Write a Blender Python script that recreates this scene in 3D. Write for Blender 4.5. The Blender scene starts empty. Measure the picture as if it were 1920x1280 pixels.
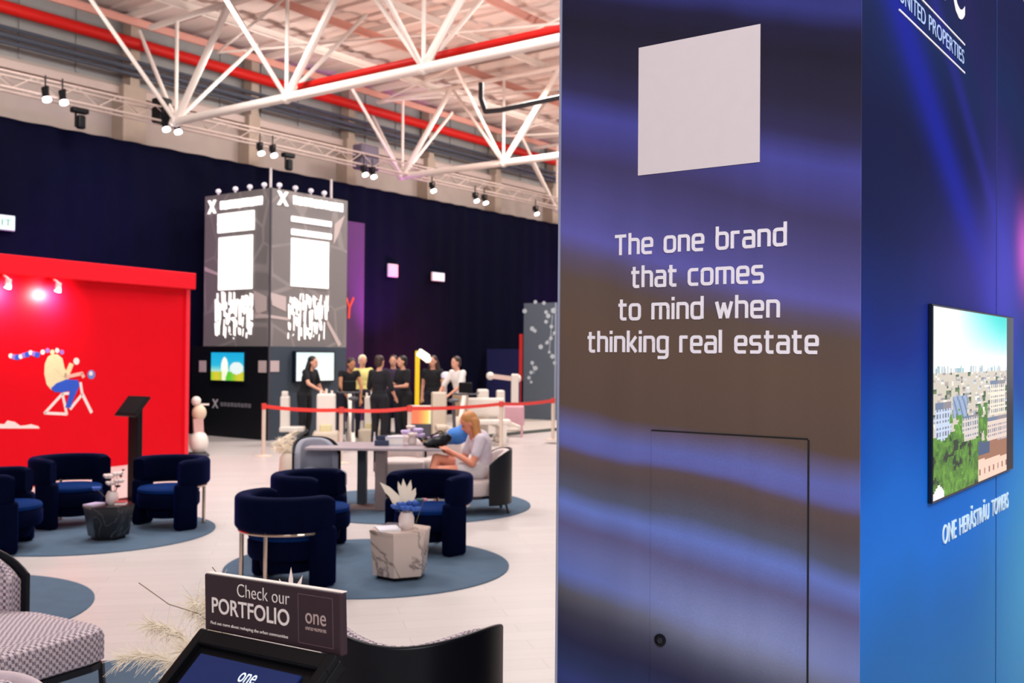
import bpy, bmesh, math, random
from mathutils import Vector, Matrix
random.seed(7)
sc = bpy.context.scene
COL = sc.collection
PI = math.pi
# ------------------------------------------------------------------ camera, world, lights, exposure
EYE = 1.75
FPX = 1900.0
PITCH, ROLL = math.atan(24/1900), math.atan(0.008)
_f = Vector((0, math.cos(PITCH), math.sin(PITCH)))
_r0 = Vector((1, 0, 0)); _u0 = Vector((0, -math.sin(PITCH), math.cos(PITCH)))
_r = _r0*math.cos(ROLL) + _u0*math.sin(ROLL)
_u = _u0*math.cos(ROLL) - _r0*math.sin(ROLL)
cd = bpy.data.cameras.new('camera'); cam = bpy.data.objects.new('camera', cd); COL.objects.link(cam)
M4 = Matrix((_r, _u, -_f)).transposed().to_4x4(); M4.translation = (0, 0, EYE)
cam.matrix_world = M4
cd.sensor_width = 36; cd.lens = 36*FPX/1920; cd.clip_end = 200; cd.clip_start = 0.05
cd.dof.use_dof = True; cd.dof.focus_distance = 2.3; cd.dof.aperture_fstop = 6.5
sc.camera = cam
sc.view_settings.view_transform = 'Standard'; sc.view_settings.look = 'None'
sc.view_settings.gamma = 1; sc.view_settings.exposure = 0.0; sc.view_settings.use_curve_mapping = False
w = bpy.data.worlds.new('world'); sc.world = w; w.use_nodes = True
w.node_tree.nodes['Background'].inputs[0].default_value = (0.86, 0.9, 1.0, 1)
w.node_tree.nodes['Background'].inputs[1].default_value = 0.59

TH = math.radians(36.5)                       # the fair's grid is turned against the view
A = Vector((math.sin(TH), math.cos(TH), 0)); B = Vector((-math.cos(TH), math.sin(TH), 0))
def G(a, b, z=0.0): return A*a + B*b + Vector((0, 0, z))
def ray(px, py): return _f + _r*((px-960)/FPX) + _u*((640-py)/FPX)
def fl(px, py, z=0.0):
    d = ray(px, py); t = (z-EYE)/d.z; return Vector((d.x*t, d.y*t, z))
def at(px, py, Y):
    d = ray(px, py); t = Y/d.y; return Vector((d.x*t, Y, EYE+d.z*t))
def on_b(px, py, b):
    d = ray(px, py); t = b/d.dot(B); return Vector((0, 0, EYE)) + d*t
def pl(px, py, P, n):
    d = ray(px, py); o = Vector((0, 0, EYE)); t = (P-o).dot(n)/d.dot(n); return o + d*t

def aim(o, d): o.rotation_euler = Vector(d).to_track_quat('-Z', 'Y').to_euler()
def area(name, loc, d, sx, sy, watt, col=(1, 1, 1)):
    l = bpy.data.lights.new(name, 'AREA'); l.shape = 'RECTANGLE'; l.size = sx; l.size_y = sy; l.energy = watt; l.color = col
    o = bpy.data.objects.new(name, l); COL.objects.link(o); o.location = loc; aim(o, d); return o
def spot(name, loc, target, watt, ang, col=(1, 1, 1), blend=.6, rad=.06):
    l = bpy.data.lights.new(name, 'SPOT'); l.energy = watt; l.spot_size = math.radians(ang); l.spot_blend = blend; l.color = col
    l.shadow_soft_size = rad
    o = bpy.data.objects.new(name, l); COL.objects.link(o); o.location = loc; aim(o, Vector(target)-Vector(loc)); return o
# hall lamps hung under the roof over the seating and the gym stand
for (x, y, wt) in ((-3.5, 5, 120), (1.0, 7.5, 95), (-4.5, 11, 330), (0, 13, 330)):
    area('hall_lamp', (x, y, 7.9), (0, 0, -1), 2.4, 2.4, wt, (1, .97, .95))
for (a, b, wt) in ((18, 12.5, 520), (26, 12.5, 520), (10, 13.5, 300)):
    area('hall_lamp', G(a, b, 7.95), (0, 0, -1), 1.2, 1.2, wt, (1, .96, .92))
# unseen fill light added behind the camera to brighten the pillar front
area('pillar_front_fill', (.3, -3.2, 5.2), (.1, .75, -.45), 3, 2, 330, (1, .97, .96))
# warm uplights washing the roof
for (a, b, wt, c) in ((16, 14.6, 330, (1, .6, .48)), (23, 14.6, 330, (1, .62, .5)), (30, 14.8, 330, (1, .64, .54)),
                      (14, 9.5, 800, (1, .88, .84)), (22, 9.5, 1000, (1, .88, .85)), (31, 10, 1000, (1, .88, .85)), (40, 12, 1000, (1, .85, .81))):
    spot('roof_wash', G(a, b, 5.2), G(a+1.5, b, 9), wt, 140, c, 1.0, .3)

for a in (8, 15, 22, 29, 37):      # unseen area lights added to brighten the wall above the drape
    area('wall_fill', G(a, 16.3, 7.35), B+Vector((0, 0, .0)), 5, .3, 95, (1, .93, .89))
area('pillar_side_fill', (4.2, 1.6, 4.6), (-.8, .28, -.52), 2, 2, 130, (.95, .97, 1))  # unseen fill light added at the right to brighten the pillar's side face
# ------------------------------------------------------------------ materials
def lin(c):
    if isinstance(c, str): c = tuple(int(c[i:i+2], 16) for i in (0, 2, 4))
    return tuple((v/255/12.92 if v/255 <= .04045 else ((v/255+.055)/1.055)**2.4) for v in c[:3]) + (1,)
class NT:
    def __init__(s, m): s.m = m; s.nt = m.node_tree
    def n(s, t, **k):
        x = s.nt.nodes.new(t)
        for q, v in k.items(): setattr(x, q, v)
        return x
    def l(s, a, b): s.nt.links.new(a, b)
    def math(s, op, a, b=None, c=None):
        x = s.n('ShaderNodeMath', operation=op)
        for i, v in enumerate((a, b, c)):
            if v is None: continue
            if isinstance(v, (int, float)): x.inputs[i].default_value = v
            else: s.l(v, x.inputs[i])
        return x.outputs[0]
    def mix(s, f, a, b):
        x = s.n('ShaderNodeMix', data_type='RGBA')
        for sock, v in ((x.inputs[0], f), (x.inputs[6], a), (x.inputs[7], b)):
            if isinstance(v, (int, float, tuple)): sock.default_value = v
            else: s.l(v, sock)
        return x.outputs[2]
    def ramp(s, f, stops):
        x = s.n('ShaderNodeValToRGB'); e = x.color_ramp.elements
        while len(e) < len(stops): e.new(1)
        for el, (p, c) in zip(e, stops): el.position = p; el.color = c
        s.l(f, x.inputs[0]); return x.outputs[0]
    def coord(s): return s.n('ShaderNodeTexCoord').outputs['Object']
    def noise(s, scale, detail=3, vec=None, rough=.5):
        x = s.n('ShaderNodeTexNoise'); x.inputs['Scale'].default_value = scale; x.inputs['Detail'].default_value = detail
        x.inputs['Roughness'].default_value = rough
        s.l(vec if vec is not None else s.coord(), x.inputs['Vector']); return x.outputs['Fac']
    @property
    def bsdf(s): return s.nt.nodes['Principled BSDF']
MC = {}
def mat(name, col, rough=.6, metal=0, emit=None, es=0, var=0.06, vs=30, bump=0, bs=200, sheen=0, spec=.5, trans=0, tint=None):
    if name in MC: return MC[name]
    m = bpy.data.materials.new(name); m.use_nodes = True; t = NT(m); b = t.bsdf; c = lin(col)
    b.inputs['Roughness'].default_value = rough; b.inputs['Metallic'].default_value = metal
    b.inputs['Specular IOR Level'].default_value = spec
    if sheen: b.inputs['Sheen Weight'].default_value = sheen; b.inputs['Sheen Roughness'].default_value = .4; b.inputs['Sheen Tint'].default_value = lin(tint) if tint else c
    if trans: b.inputs['Transmission Weight'].default_value = trans
    if var:
        f = t.noise(vs)
        t.l(t.mix(f, tuple(v*(1-var) for v in c[:3])+(1,), tuple(min(1, v*(1+var)) for v in c[:3])+(1,)), b.inputs['Base Color'])
    else: b.inputs['Base Color'].default_value = c
    if bump:
        bp = t.n('ShaderNodeBump'); bp.inputs['Strength'].default_value = bump; t.l(t.noise(bs), bp.inputs['Height']); t.l(bp.outputs[0], b.inputs['Normal'])
    if emit is not None:
        b.inputs['Emission Color'].default_value = lin(emit); b.inputs['Emission Strength'].default_value = es
    MC[name] = m; return m

# ------------------------------------------------------------------ mesh helpers
class MB:
    def __init__(s): s.b = bmesh.new()
    def box(s, c, d, rz=0, bev=0, seg=2, M=None):
        r = bmesh.ops.create_cube(s.b, size=1); v = r['verts']
        bmesh.ops.scale(s.b, vec=d, verts=v)
        if bev:
            es = list({e for x in v for e in x.link_edges})
            q = bmesh.ops.bevel(s.b, geom=es, offset=bev, segments=seg, affect='EDGES', profile=.5)
            v = list({x for f in q['faces'] for x in f.verts} | {x for x in v if x.is_valid})
        T = Matrix.Translation(c) @ Matrix.Rotation(rz, 4, 'Z')
        if M is not None: T = M @ T
        bmesh.ops.transform(s.b, matrix=T, verts=v); return s
    def tube(s, p, q, r, r2=None, n=8):
        p, q = Vector(p), Vector(q); d = q-p
        if d.length < 1e-6: return s
        g = bmesh.ops.create_cone(s.b, segments=n, radius1=r, radius2=r if r2 is None else r2, depth=d.length, cap_ends=True)
        bmesh.ops.transform(s.b, matrix=Matrix.Translation((p+q)/2) @ d.to_track_quat('Z', 'Y').to_matrix().to_4x4(), verts=g['verts']); return s
    def path(s, pts, r, n=8):
        for p, q in zip(pts, pts[1:]): s.tube(p, q, r, n=n)
        for p in pts[1:-1]: s.ball(p, (r, r, r), 8, 6)
        return s
    def bar(s, p, q, wd, ht):
        p, q = Vector(p), Vector(q); d = q-p
        g = bmesh.ops.create_cube(s.b, size=1); bmesh.ops.scale(s.b, vec=(wd, ht, d.length), verts=g['verts'])
        z = d.normalized(); x = z.cross(Vector((0, 0, 1)))
        x = Vector((1, 0, 0)) if x.length < 1e-4 else x.normalized()
        y = z.cross(x); R = Matrix((x, y, z)).transposed().to_4x4()
        bmesh.ops.transform(s.b, matrix=Matrix.Translation((p+q)/2) @ R, verts=g['verts']); return s
    def ball(s, c, r, u=16, v=10, M=None):
        g = bmesh.ops.create_uvsphere(s.b, u_segments=u, v_segments=v, radius=1)
        r = (r, r, r) if isinstance(r, (int, float)) else r
        T = Matrix.Translation(c) @ (M if M is not None else Matrix.Identity(4)) @ Matrix.Diagonal((*r, 1))
        bmesh.ops.transform(s.b, matrix=T, verts=g['verts']); return s
    def lathe(s, prof, c=(0, 0, 0), n=24):
        c = Vector(c); rings = []
        for (r, z) in prof:
            rings.append([s.b.verts.new(c + Vector((r*math.cos(2*PI*i/n), r*math.sin(2*PI*i/n), z))) for i in range(n)])
        for a, b in zip(rings, rings[1:]):
            for i in range(n): s.b.faces.new((a[i], a[(i+1) % n], b[(i+1) % n], b[i]))
        s.b.faces.new(list(reversed(rings[0]))); s.b.faces.new(rings[-1]); return s
    def prism(s, pts, d):
        """closed polygon of 3-D points pushed along d"""
        d = Vector(d); a = [s.b.verts.new(Vector(p)) for p in pts]; b = [s.b.verts.new(Vector(p)+d) for p in pts]
        n = len(a); s.b.faces.new(list(reversed(a))); s.b.faces.new(b)
        for i in range(n): s.b.faces.new((a[i], a[(i+1) % n], b[(i+1) % n], b[i]))
        return s
    def sweep(s, secs, closed=True):
        """list of equal-length rings of points, capped"""
        R = [[s.b.verts.new(Vector(p)) for p in q] for q in secs]; n = len(R[0])
        for a, b in zip(R, R[1:]):
            for i in range(n if closed else n-1): s.b.faces.new((a[i], a[(i+1) % n], b[(i+1) % n], b[i]))
        if closed: s.b.faces.new(list(reversed(R[0]))); s.b.faces.new(R[-1])
        return s
    def build(s, name, m, parent=None, smooth=False, loc=None, rz=None):
        bmesh.ops.recalc_face_normals(s.b, faces=s.b.faces[:])
        me = bpy.data.meshes.new(name); s.b.to_mesh(me); s.b.free()
        if smooth:
            for p in me.polygons: p.use_smooth = True
            try: me.set_sharp_from_angle(angle=math.radians(40))
            except Exception: pass
        if m is not None: me.materials.append(m)
        o = bpy.data.objects.new(name, me); COL.objects.link(o)
        if parent is not None: o.parent = parent
        if loc is not None: o.location = loc
        if rz is not None: o.rotation_euler = (0, 0, rz)
        return o
def rrect(wx, wz, r, k=3):
    """rounded rectangle outline, centre origin"""
    out = []
    for cx, cz, a0 in ((wx/2-r, wz/2-r, 0), (-wx/2+r, wz/2-r, 90), (-wx/2+r, -wz/2+r, 180), (wx/2-r, -wz/2+r, 270)):
        for i in range(k+1):
            a = math.radians(a0+90*i/k); out.append((cx+r*math.cos(a), cz+r*math.sin(a)))
    return out
def tag(o, label, cat, group=None, kind=None):
    o['label'] = label; o['category'] = cat
    if group: o['group'] = group
    if kind: o['kind'] = kind
    return o
def thing(name, label, cat, loc=(0, 0, 0), rz=0, group=None):
    o = bpy.data.objects.new(name, None); COL.objects.link(o); o.empty_display_size = .1
    o.location = loc; o.rotation_euler = (0, 0, rz); return tag(o, label, cat, group, 'thing')
def struct(o): o['kind'] = 'structure'; return o
def dup(root, loc, rz, label, group=None):
    r = root.copy(); COL.objects.link(r); r.location = loc; r.rotation_euler = (0, 0, rz); r['label'] = label
    if group: r['group'] = group
    for ch in list(root.children):
        c = ch.copy(); COL.objects.link(c); c.parent = r
        for g in list(ch.children):
            d = g.copy(); COL.objects.link(d); d.parent = c
    return r
def text(s, name, m, parent, O, X, Z, width, asc, extrude=.0012, bold=0, align='L', spacing=1):
    """lettering: O start of the base line, X reading direction, Z up, stretched to width and to the height of its tallest letter"""
    cu = bpy.data.curves.new(name, 'FONT'); cu.body = s; cu.extrude = .004; cu.offset = bold; cu.resolution_u = 4; cu.space_character = spacing
    t = bpy.data.objects.new(name, cu); COL.objects.link(t)
    bpy.context.view_layer.update()
    dg = bpy.context.evaluated_depsgraph_get()
    me = bpy.data.meshes.new_from_object(t.evaluated_get(dg)); bpy.data.objects.remove(t); me.name = name
    xs = [v.co.x for v in me.vertices]; ys = [v.co.y for v in me.vertices]
    x0, x1, y1 = min(xs), max(xs), max(ys)
    X = Vector(X).normalized(); Z = Vector(Z).normalized(); N = X.cross(Z)
    for v in me.vertices:
        q = v.co.copy()
        v.co = Vector(O) + X*((q.x-x0)/(x1-x0)*width) + Z*(q.y/y1*asc) + N*(extrude*(1 if q.z > 0 else 0))
    me.materials.clear(); me.materials.append(m)
    o = bpy.data.objects.new(name, me); COL.objects.link(o)
    if parent is not None: o.parent = parent
    return o
def stroke_text(s, name, m, parent, O, width, xh, wt, extrude=.0012):
    """squared lettering drawn with even strokes on the plane y = O.y (reading along +x)"""
    R = .26
    def rc(pts, close=False):
        out = []; n = len(pts)
        for i, p in enumerate(pts):
            if (i in (0, n-1) and not close) or len(p) == 2: out.append((p[0], p[1])); continue
            a, b = pts[i-1], pts[(i+1) % n]; r = p[2]
            da = math.hypot(a[0]-p[0], a[1]-p[1]); db = math.hypot(b[0]-p[0], b[1]-p[1]); r = min(r, da*.5, db*.5)
            A0 = (p[0]+(a[0]-p[0])/da*r, p[1]+(a[1]-p[1])/da*r); B0 = (p[0]+(b[0]-p[0])/db*r, p[1]+(b[1]-p[1])/db*r)
            for k in range(6):
                t = k/5; out.append(tuple((1-t)**2*A0[j]+2*t*(1-t)*p[j]+t*t*B0[j] for j in (0, 1)))
        if close: out.append(out[0])
        return out
    box = lambda w: rc([(0, 0, R), (w, 0, R), (w, 1, R), (0, 1, R)], True)
    AS, CP, DS = 1.42, 1.3, -.42
    g = {'o': (.78, [box(.78)]), 'T': (.86, [[(0, CP), (.86, CP)], [(.43, CP), (.43, 0)]]), 'h': (.74, [[(0, AS), (0, 0)], rc([(0, .94), (.74, 1, .34), (.74, 0)]) if 0 else rc([(0, 1), (.74, 1, R), (.74, 0)])]),
         'n': (.74, [[(0, 1), (0, 0)], rc([(0, 1), (.74, 1, R), (.74, 0)])]), 'm': (1.24, [[(0, 1), (0, 0)], rc([(0, 1), (1.24, 1, R), (1.24, 0)]), [(.62, 1), (.62, 0)]]),
         'e': (.76, [rc([(0, .5), (.76, .5), (.76, 1, R), (0, 1, R), (0, 0, R), (.7, 0)])]), 'b': (.78, [[(0, AS), (0, .2)], box(.78)]), 'd': (.78, [[(.78, AS), (.78, 0)], box(.78)]),
         'r': (.48, [[(0, 0), (0, 1)], rc([(0, 1), (.48, 1)])]), 'a': (.74, [rc([(.06, 1), (.74, 1, R), (.74, 0)]), rc([(.74, .56), (0, .56, .2), (0, 0, .2), (.74, 0)])]),
         't': (.5, [rc([(.12, 1.34), (.12, 0, R), (.5, 0)]), [(-.06, 1), (.5, 1)]]), 'c': (.66, [rc([(.66, 1), (0, 1, R), (0, 0, R), (.66, 0)])]),
         's': (.7, [rc([(.66, 1), (0, 1, .2), (0, .53, .2), (.7, .53, .2), (.7, 0, .2), (.02, 0)])]), 'i': (0, [[(0, 1), (0, 0)], [(0, 1.3), (0, 1.42)]]),
         'w': (1.1, [[(0, 1), (.28, 0), (.55, .92), (.82, 0), (1.1, 1)]]), 'k': (.66, [[(0, AS), (0, 0)], [(0, .5), (.22, .5), (.64, 1)], [(.22, .5), (.66, 0)]]),
         'g': (.76, [box(.76), rc([(.76, 1), (.76, DS, R), (.04, DS)])]), 'l': (.06, [rc([(0, AS), (0, .0)])]), ' ': (.34, [])}
    x = 0; segs = []; words_ = [segs]
    for ch in s:
        w_, st = g[ch]
        if ch == ' ': segs = []; words_.append(segs)
        for q in st: segs.append([(x+p[0], p[1]) for p in q])
        x += w_+.40
    W = x-.40; k = width/W; hw = wt/2; O = Vector(O); N = Vector((0, -extrude, 0))
    P = lambda p: O + Vector((p[0]*k, 0, p[1]*xh))
    cnt = 0
    for segs in words_:
        mb = MB()
        for q in segs:
            for a, b in zip(q, q[1:]):
                a, b = P(a), P(b); d = b-a
                if d.length < 1e-6: continue
                d.normalize(); n = Vector((-d.z, 0, d.x))*hw; e = d*hw*.55
                cnt += 1; mb.prism([a-e-n, b+e-n, b+e+n, a-e+n], N*(1+.03*(cnt % 40)))
        mb.build(name, m, parent)
def decal(name, m, parent, pts, d): return MB().prism(pts, d).build(name, m, parent)
# ------------------------------------------------------------------ the hall
def floor_mat():
    m = bpy.data.materials.new('pale_plank_floor'); m.use_nodes = True; t = NT(m); b = t.bsdf
    mp = t.n('ShaderNodeMapping'); mp.inputs['Rotation'].default_value = (0, 0, math.radians(-12)); t.l(t.coord(), mp.inputs[0])
    br = t.n('ShaderNodeTexBrick'); br.offset = .5; t.l(mp.outputs[0], br.inputs['Vector'])
    br.inputs['Scale'].default_value = 1; br.inputs['Brick Width'].default_value = 1.4; br.inputs['Row Height'].default_value = .19
    br.inputs['Mortar Size'].default_value = .003; br.inputs['Color1'].default_value = lin('c9c1c0'); br.inputs['Color2'].default_value = lin('c1b9b8')
    br.inputs['Mortar'].default_value = lin('b3a6a2')
    m2 = t.n('ShaderNodeMapping'); m2.inputs['Scale'].default_value = (.9, 9, 1); t.l(mp.outputs[0], m2.inputs[0])
    f = t.noise(2.2, 4, m2.outputs[0])
    c = t.mix(t.math('MULTIPLY', f, .42), br.outputs['Color'], lin('d8cdc7')); t.l(c, b.inputs['Base Color'])
    b.inputs['Roughness'].default_value = .38; b.inputs['Specular IOR Level'].default_value = .45
    return m
MB().box((0, 18, -.05), (90, 84, .1)).build('floor', floor_mat())['kind'] = 'structure'
# end wall of the hall and the black drape before it (planes of constant b)
GR = -TH
def gobj(mb, name, m, parent=None, smooth=False): return mb.build(name, m, parent, smooth, rz=GR if parent is None else None)
# local x of the grid = -b, local y = a
M_wall_lo = mat('hall_wall_concrete', 'b3a39b', .9, var=.08, vs=3)
M_wall_hi = mat('hall_wall_cladding', '9b9b9a', .8, var=.06, vs=4)
wl = struct(gobj(MB().box((-19.95, 20, 3.75), (.5, 74, 7.5)), 'wall_end', M_wall_lo))
hi = MB().box((-19.93, 20, 8.35), (.46, 74, 1.7))
for k in range(60): hi.box((-19.68, -15+k*1.2, 8.3), (.04, .05, 1.6))
struct(gobj(hi, 'wall_upper', M_wall_hi))
struct(gobj(MB().box((-19.6, 20, 7.28), (.3, 74, .16)), 'trim_1', mat('pale_ledge', 'c9b4ac', .8)))
M_col = mat('concrete_column', 'ae9b8c', .9, var=.1, vs=5)
M_post = mat('dark_steel_post', '6d6a6a', .6)
cols = MB()
for k in range(-3, 16):
    a = 12.5+3.2*k
    wide = .55 if k == 0 else .34
    c = MB().box((-19.5, a, 3.7), (.42, wide, 7.4), bev=.02).box((-19.45, a, 8.1), (.3, .22, 1.5))
    o = gobj(c, 'column', M_col); tag(o, 'pale concrete column rising against the end wall above the dark drape', 'column', 'columns along the end wall')
M_pipe = mat('dark_service_pipe', '3f4450', .5)
for i, (bb, z, r) in enumerate(((19.18, 7.6, .045), (19.17, 7.73, .06), (19.18, 7.88, .04))):
    o = gobj(MB().tube((-bb, -14, z), (-bb, 55, z), r, n=10), 'service_pipe', M_pipe)
    tag(o, ('lowest', 'thickest middle', 'topmost thin')[i]+' of the three dark service pipes along the end wall', 'pipe', 'service pipes along the end wall')
# drape: a gently folded black cloth
M_drape = mat('black_drape_cloth', '090a1e', .95, var=.2, vs=6, spec=.05)
d = MB(); secs = []
N = 520
ring = []
for i in range(N+1):
    a = -12+60*i/N
    x = -18.4+.035*math.sin(a*9+1.3*math.sin(a*1.7))
    secs.append([(x, a, 0), (x, a, 5.99), (x-.05, a, 5.99), (x-.05, a, 0)])
d.sweep(secs)
o = gobj(d, 'drape', M_drape, smooth=True)
tag(o, 'long black cloth drape hung along the end wall of the hall', 'curtain')
# roof deck with ribs
M_roof = mat('roof_deck_sheet', 'e2cfc7', .75, var=.05, vs=1)
rd = MB().box((-2, 26, 9.05), (40, 90, .1))
for k in range(0, 128): rd.box((-2, -18+k*.7, 8.97), (40, .22, .08))
struct(gobj(rd, 'ceiling', M_roof))
M_white = mat('white_painted_steel', 'efe3da', .5, var=.03)
M_pinkst = mat('primer_red_steel', 'd49a8c', .55, var=.06)
for k in range(10):
    b = 18.9-1.72*k
    m = M_pinkst if k % 2 == 0 else M_white
    t_ = gobj(MB().box((-b, 22, 8.62), (.03, 74, .12)).box((-b, 22, 8.69), (.06, 74, .02)).box((-b, 22, 8.55), (.06, 74, .02)), 'roof_purlin', m)
    tag(t_, 'reddish steel purlin running along under the white roof deck' if k % 2 == 0 else 'white steel purlin running along under the white roof deck', 'purlin',
        'red roof purlins' if k % 2 == 0 else 'white roof purlins')
for k in range(13):
    a = 8.66+3.6*k
    o = gobj(MB().box((-9.5, a, 8.78), (19.5, .1, .14)), 'roof_rafter', M_white)
    tag(o, 'white steel rafter crossing above the purlins under the roof deck', 'rafter', 'white roof rafters')
# W trusses across the hall with braces up to the purlins
def truss(a0, label, bs=17.5):
    t = thing('roof_truss', label, 'truss', G(a0, 0, 0), GR, 'white roof trusses')
    zb, zt = 6.36, 8.42
    nodes = [bs-3.3*j for j in range(6)]
    MB().tube((-bs-.1, 0, zb), (0.4, 0, zb), .085, n=12).build('bottom_chord', M_white, t, True)
    MB().tube((-bs-.9, 0, zt), (0.4, 0, zt), .06, n=10).build('top_chord', M_white, t, True)
    for b in nodes:
        MB().tube((-b, 0, zb), (-b, 0, zt), .036, n=8).build('post', M_white, t, True)
        MB().tube((-b, 0, zb), (-(b-1.65), 0, zt), .07, n=8).build('diagonal', M_white, t, True)
        MB().tube((-b, 0, zb), (-(b+1.3 if b == bs else b+1.65), 0, zt), .042, n=8).build('diagonal', M_white, t, True)
        for s in (-1, 1):
            MB().tube((-b, 0, zb), (-b, s*2.0, zt), .042, n=8).build('knee_brace', M_white, t, True)
        MB().ball((-b, 0, zb), .11, 12, 8).build('node', M_white, t, True)
for k in range(5):
    truss(12.26+7.2*k, ('nearest of the white roof trusses in view, its end above the lit tower', 'second white roof truss, ending over the spotlight pair by the dark drape',
                        'white roof truss third from the front', 'white roof truss fourth from the front', 'farthest white roof truss')[k], 17.5+.5*min(k, 1))
# thin tie rods: secondary bracing under the deck, seen as a mesh of fine lines
for k in range(7):
    for s in (-1, 1):
        a = 14+5.2*k
        o = gobj(MB().tube((-18.5, a, 8.35), (-4.5, a+s*5.2, 8.35), .028, n=6), 'tie_rod', M_white)
        tag(o, 'thin white diagonal tie rod below the roof purlins', 'tie rod', 'diagonal tie rods of the roof')
# red sprinkler mains
M_red = mat('red_pipe_paint', 'b5140f', .5, var=.04, spec=.2)
o = gobj(MB().tube((-18.75, -14, 8.12), (-18.75, 55, 8.12), .12, n=14), 'sprinkler_pipe', M_red, smooth=True)
tag(o, 'thick red sprinkler main running along the end wall below the roof', 'pipe')
s_ = MB().tube((-14.4, 12.55, 6.62), (2, 12.55, 6.62), .07, n=12)
o = gobj(s_, 'sprinkler_pipe', M_red, smooth=True); tag(o, 'red sprinkler pipe riding on the nearest white roof truss', 'pipe')
for k in range(5):
    pass
o = MB().path([at(902, 155, 21), at(902, 185, 21), at(910, 209, 21), at(940, 206, 21), at(1080, 176, 21)], .055).build('cable_duct', mat('black_duct', '15131a', .6), None, True)
tag(o, 'black bent duct hanging below the roof steel at upper right', 'duct')

# lighting truss above the drape
M_alu = mat('aluminium_truss', 'c7b3aa', .4, .3)
lt = thing('lighting_truss', 'long aluminium box truss with spotlights above the dark drape', 'lighting truss', (0, 0, 0), GR)
for x in (-17.75, -18.05):
    for z in (6.38, 6.66):
        MB().tube((x, -12, z), (x, 50, z), .025, n=8).build('chord', M_alu, lt)
lace = MB()
for k in range(150):
    a = -12+.413*k; z0, z1 = (6.38, 6.66) if k % 2 else (6.66, 6.38)
    lace.tube((-17.75, a, z0), (-17.75, a+.413, z1), .011, n=5).tube((-18.05, a, z1), (-18.05, a+.413, z0), .011, n=5)
lace.build('lacing', M_alu, lt)
M_black = mat('black_plastic', '0a0b10', .45, var=.1, spec=.2)
M_lampglow = mat('lamp_lens_glow', 'ffffff', .3, emit='fff8ff', es=9, var=0)
def spotlight(p, label, lit=True, g='spotlights on the lighting truss'):
    t = thing('spotlight', label, 'spotlight', p, GR, g)
    MB().tube((0, 0, .33), (0, 0, .12), .014).bar((-.09, 0, .12), (.09, 0, .12), .02, .02).bar((-.09, 0, .12), (-.09, 0, -.02), .015, .03).bar((.09, 0, .12), (.09, 0, -.02), .015, .03).build('yoke', M_black, t)
    MB().tube((-.04, 0, .1), (.05, 0, -.1), .055, .06, 14).build('housing', M_black, t, True)
    MB().tube((.05, 0, -.1), (.066, 0, -.136), .07, .075, 16).build('lens', M_lampglow, t.children[1], True)

SPX = [(85, 181, 'spotlight hung farthest left of the lit ones above the drape'), (117, 187, 'spotlight just right of the leftmost lit spotlight above the drape'),
       (309, 238, 'spotlight under the end of the nearest roof truss, left of a pair'), (331, 243, 'spotlight under the end of the nearest roof truss, right of a pair'),
       (487, 284, 'spotlight above the left part of the lit tower, left of two'), (511, 288, 'spotlight above the lit tower, right of two'),
       (682, 325, 'spotlight under the second roof truss, left of the pair'), (698, 329, 'spotlight under the second roof truss, right of the pair'),
       (810, 356, 'single spotlight midway between the tower and the blue pillar'), (891, 375, 'spotlight left of a bright pair near the blue pillar'),
       (908, 379, 'spotlight right of a bright pair near the blue pillar'), (1004, 400, 'spotlight closest to the left edge of the blue pillar')]
for px, py, lb in SPX: spotlight(on_b(px, py-6, 17.7), lb)
def speaker_box(p, label, s=.75):
    t = thing('moving_head_lamp', label, 'stage lamp', p, GR, 'dark moving head lamps on the lighting truss')
    MB().box((0, 0, .14*s), (.2*s, .42*s, .13*s), bev=.02).build('base', M_black, t)
    MB().box((0, .03, -.14*s), (.16*s, .2*s, .34*s), bev=.03).build('head', M_black, t)
    MB().box((0, -.1*s, -.1*s), (.05*s, .03*s, .36*s)).build('yoke', M_black, t)
speaker_box(on_b(149, 218, 17.8), 'dark moving head lamp without light hanging at the left over the drape')
speaker_box(on_b(540, 300, 17.8), 'dark moving head lamp without light above the lit tower')
o = gobj(MB().box((-17.9, 12.2, 6.62), (.3, .28, .5), bev=.03).box((-17.72, 12.2, 6.62), (.04, .22, .42)), 'loudspeaker', M_black)
tag(o, 'dark loudspeaker box fixed on the lighting truss left of the nearest truss end', 'loudspeaker')
o = MB().box((0, 0, 0), (.35, .62, .62), bev=.05).box((.18, 0, 0), (.03, .5, .5), bev=.01).build('projector', mat('grey_violet_case', '5d5264', .6), None, loc=on_b(686, 296, 18.0), rz=GR)
tag(o, 'grey projector box on the lighting truss over the bright spotlight pair', 'projector')
# wall signs on the drape
def glow(n, c, s): return mat(n, c, .5, emit=c, es=s, var=.03)
def wallsign(name, px, py, wd, ht, m, label, cat, b=18.32):
    P = on_b(px, py, b)
    t = thing(name, label, cat, P, GR)
    MB().box((.02, 0, 0), (.05, wd, ht), bev=.008).build('casing', mat('sign_casing', 'c9ccd6', .5), t)
    MB().box((.05, 0, 0), (.02, wd*.92, ht*.88)).build('face', m, t)
    return t
s1 = wallsign('hose_reel_sign', 735, 507, .36, .34, glow('pink_sign', 'ff9aa0', .75), 'square red and white fire hose sign glowing on the drape', 'sign')
s2 = wallsign('exit_lamp', 820, 519, .52, .24, glow('white_sign', 'c9cfe2', .8), 'white emergency lamp box on the drape right of the red sign', 'emergency lamp')
P = on_b(-6, 416, 18.3)
t = thing('exit_sign', 'pale green lit exit sign cut off by the left edge of the photo', 'exit sign', P, GR)
MB().box((.02, 0, 0), (.06, .62, .28), bev=.01).build('casing', mat('sign_casing', 'c9ccd6', .5), t)
MB().box((.055, 0, 0), (.02, .58, .24)).build('face', glow('green_sign', 'bfe8d2', .8), t)
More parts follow.
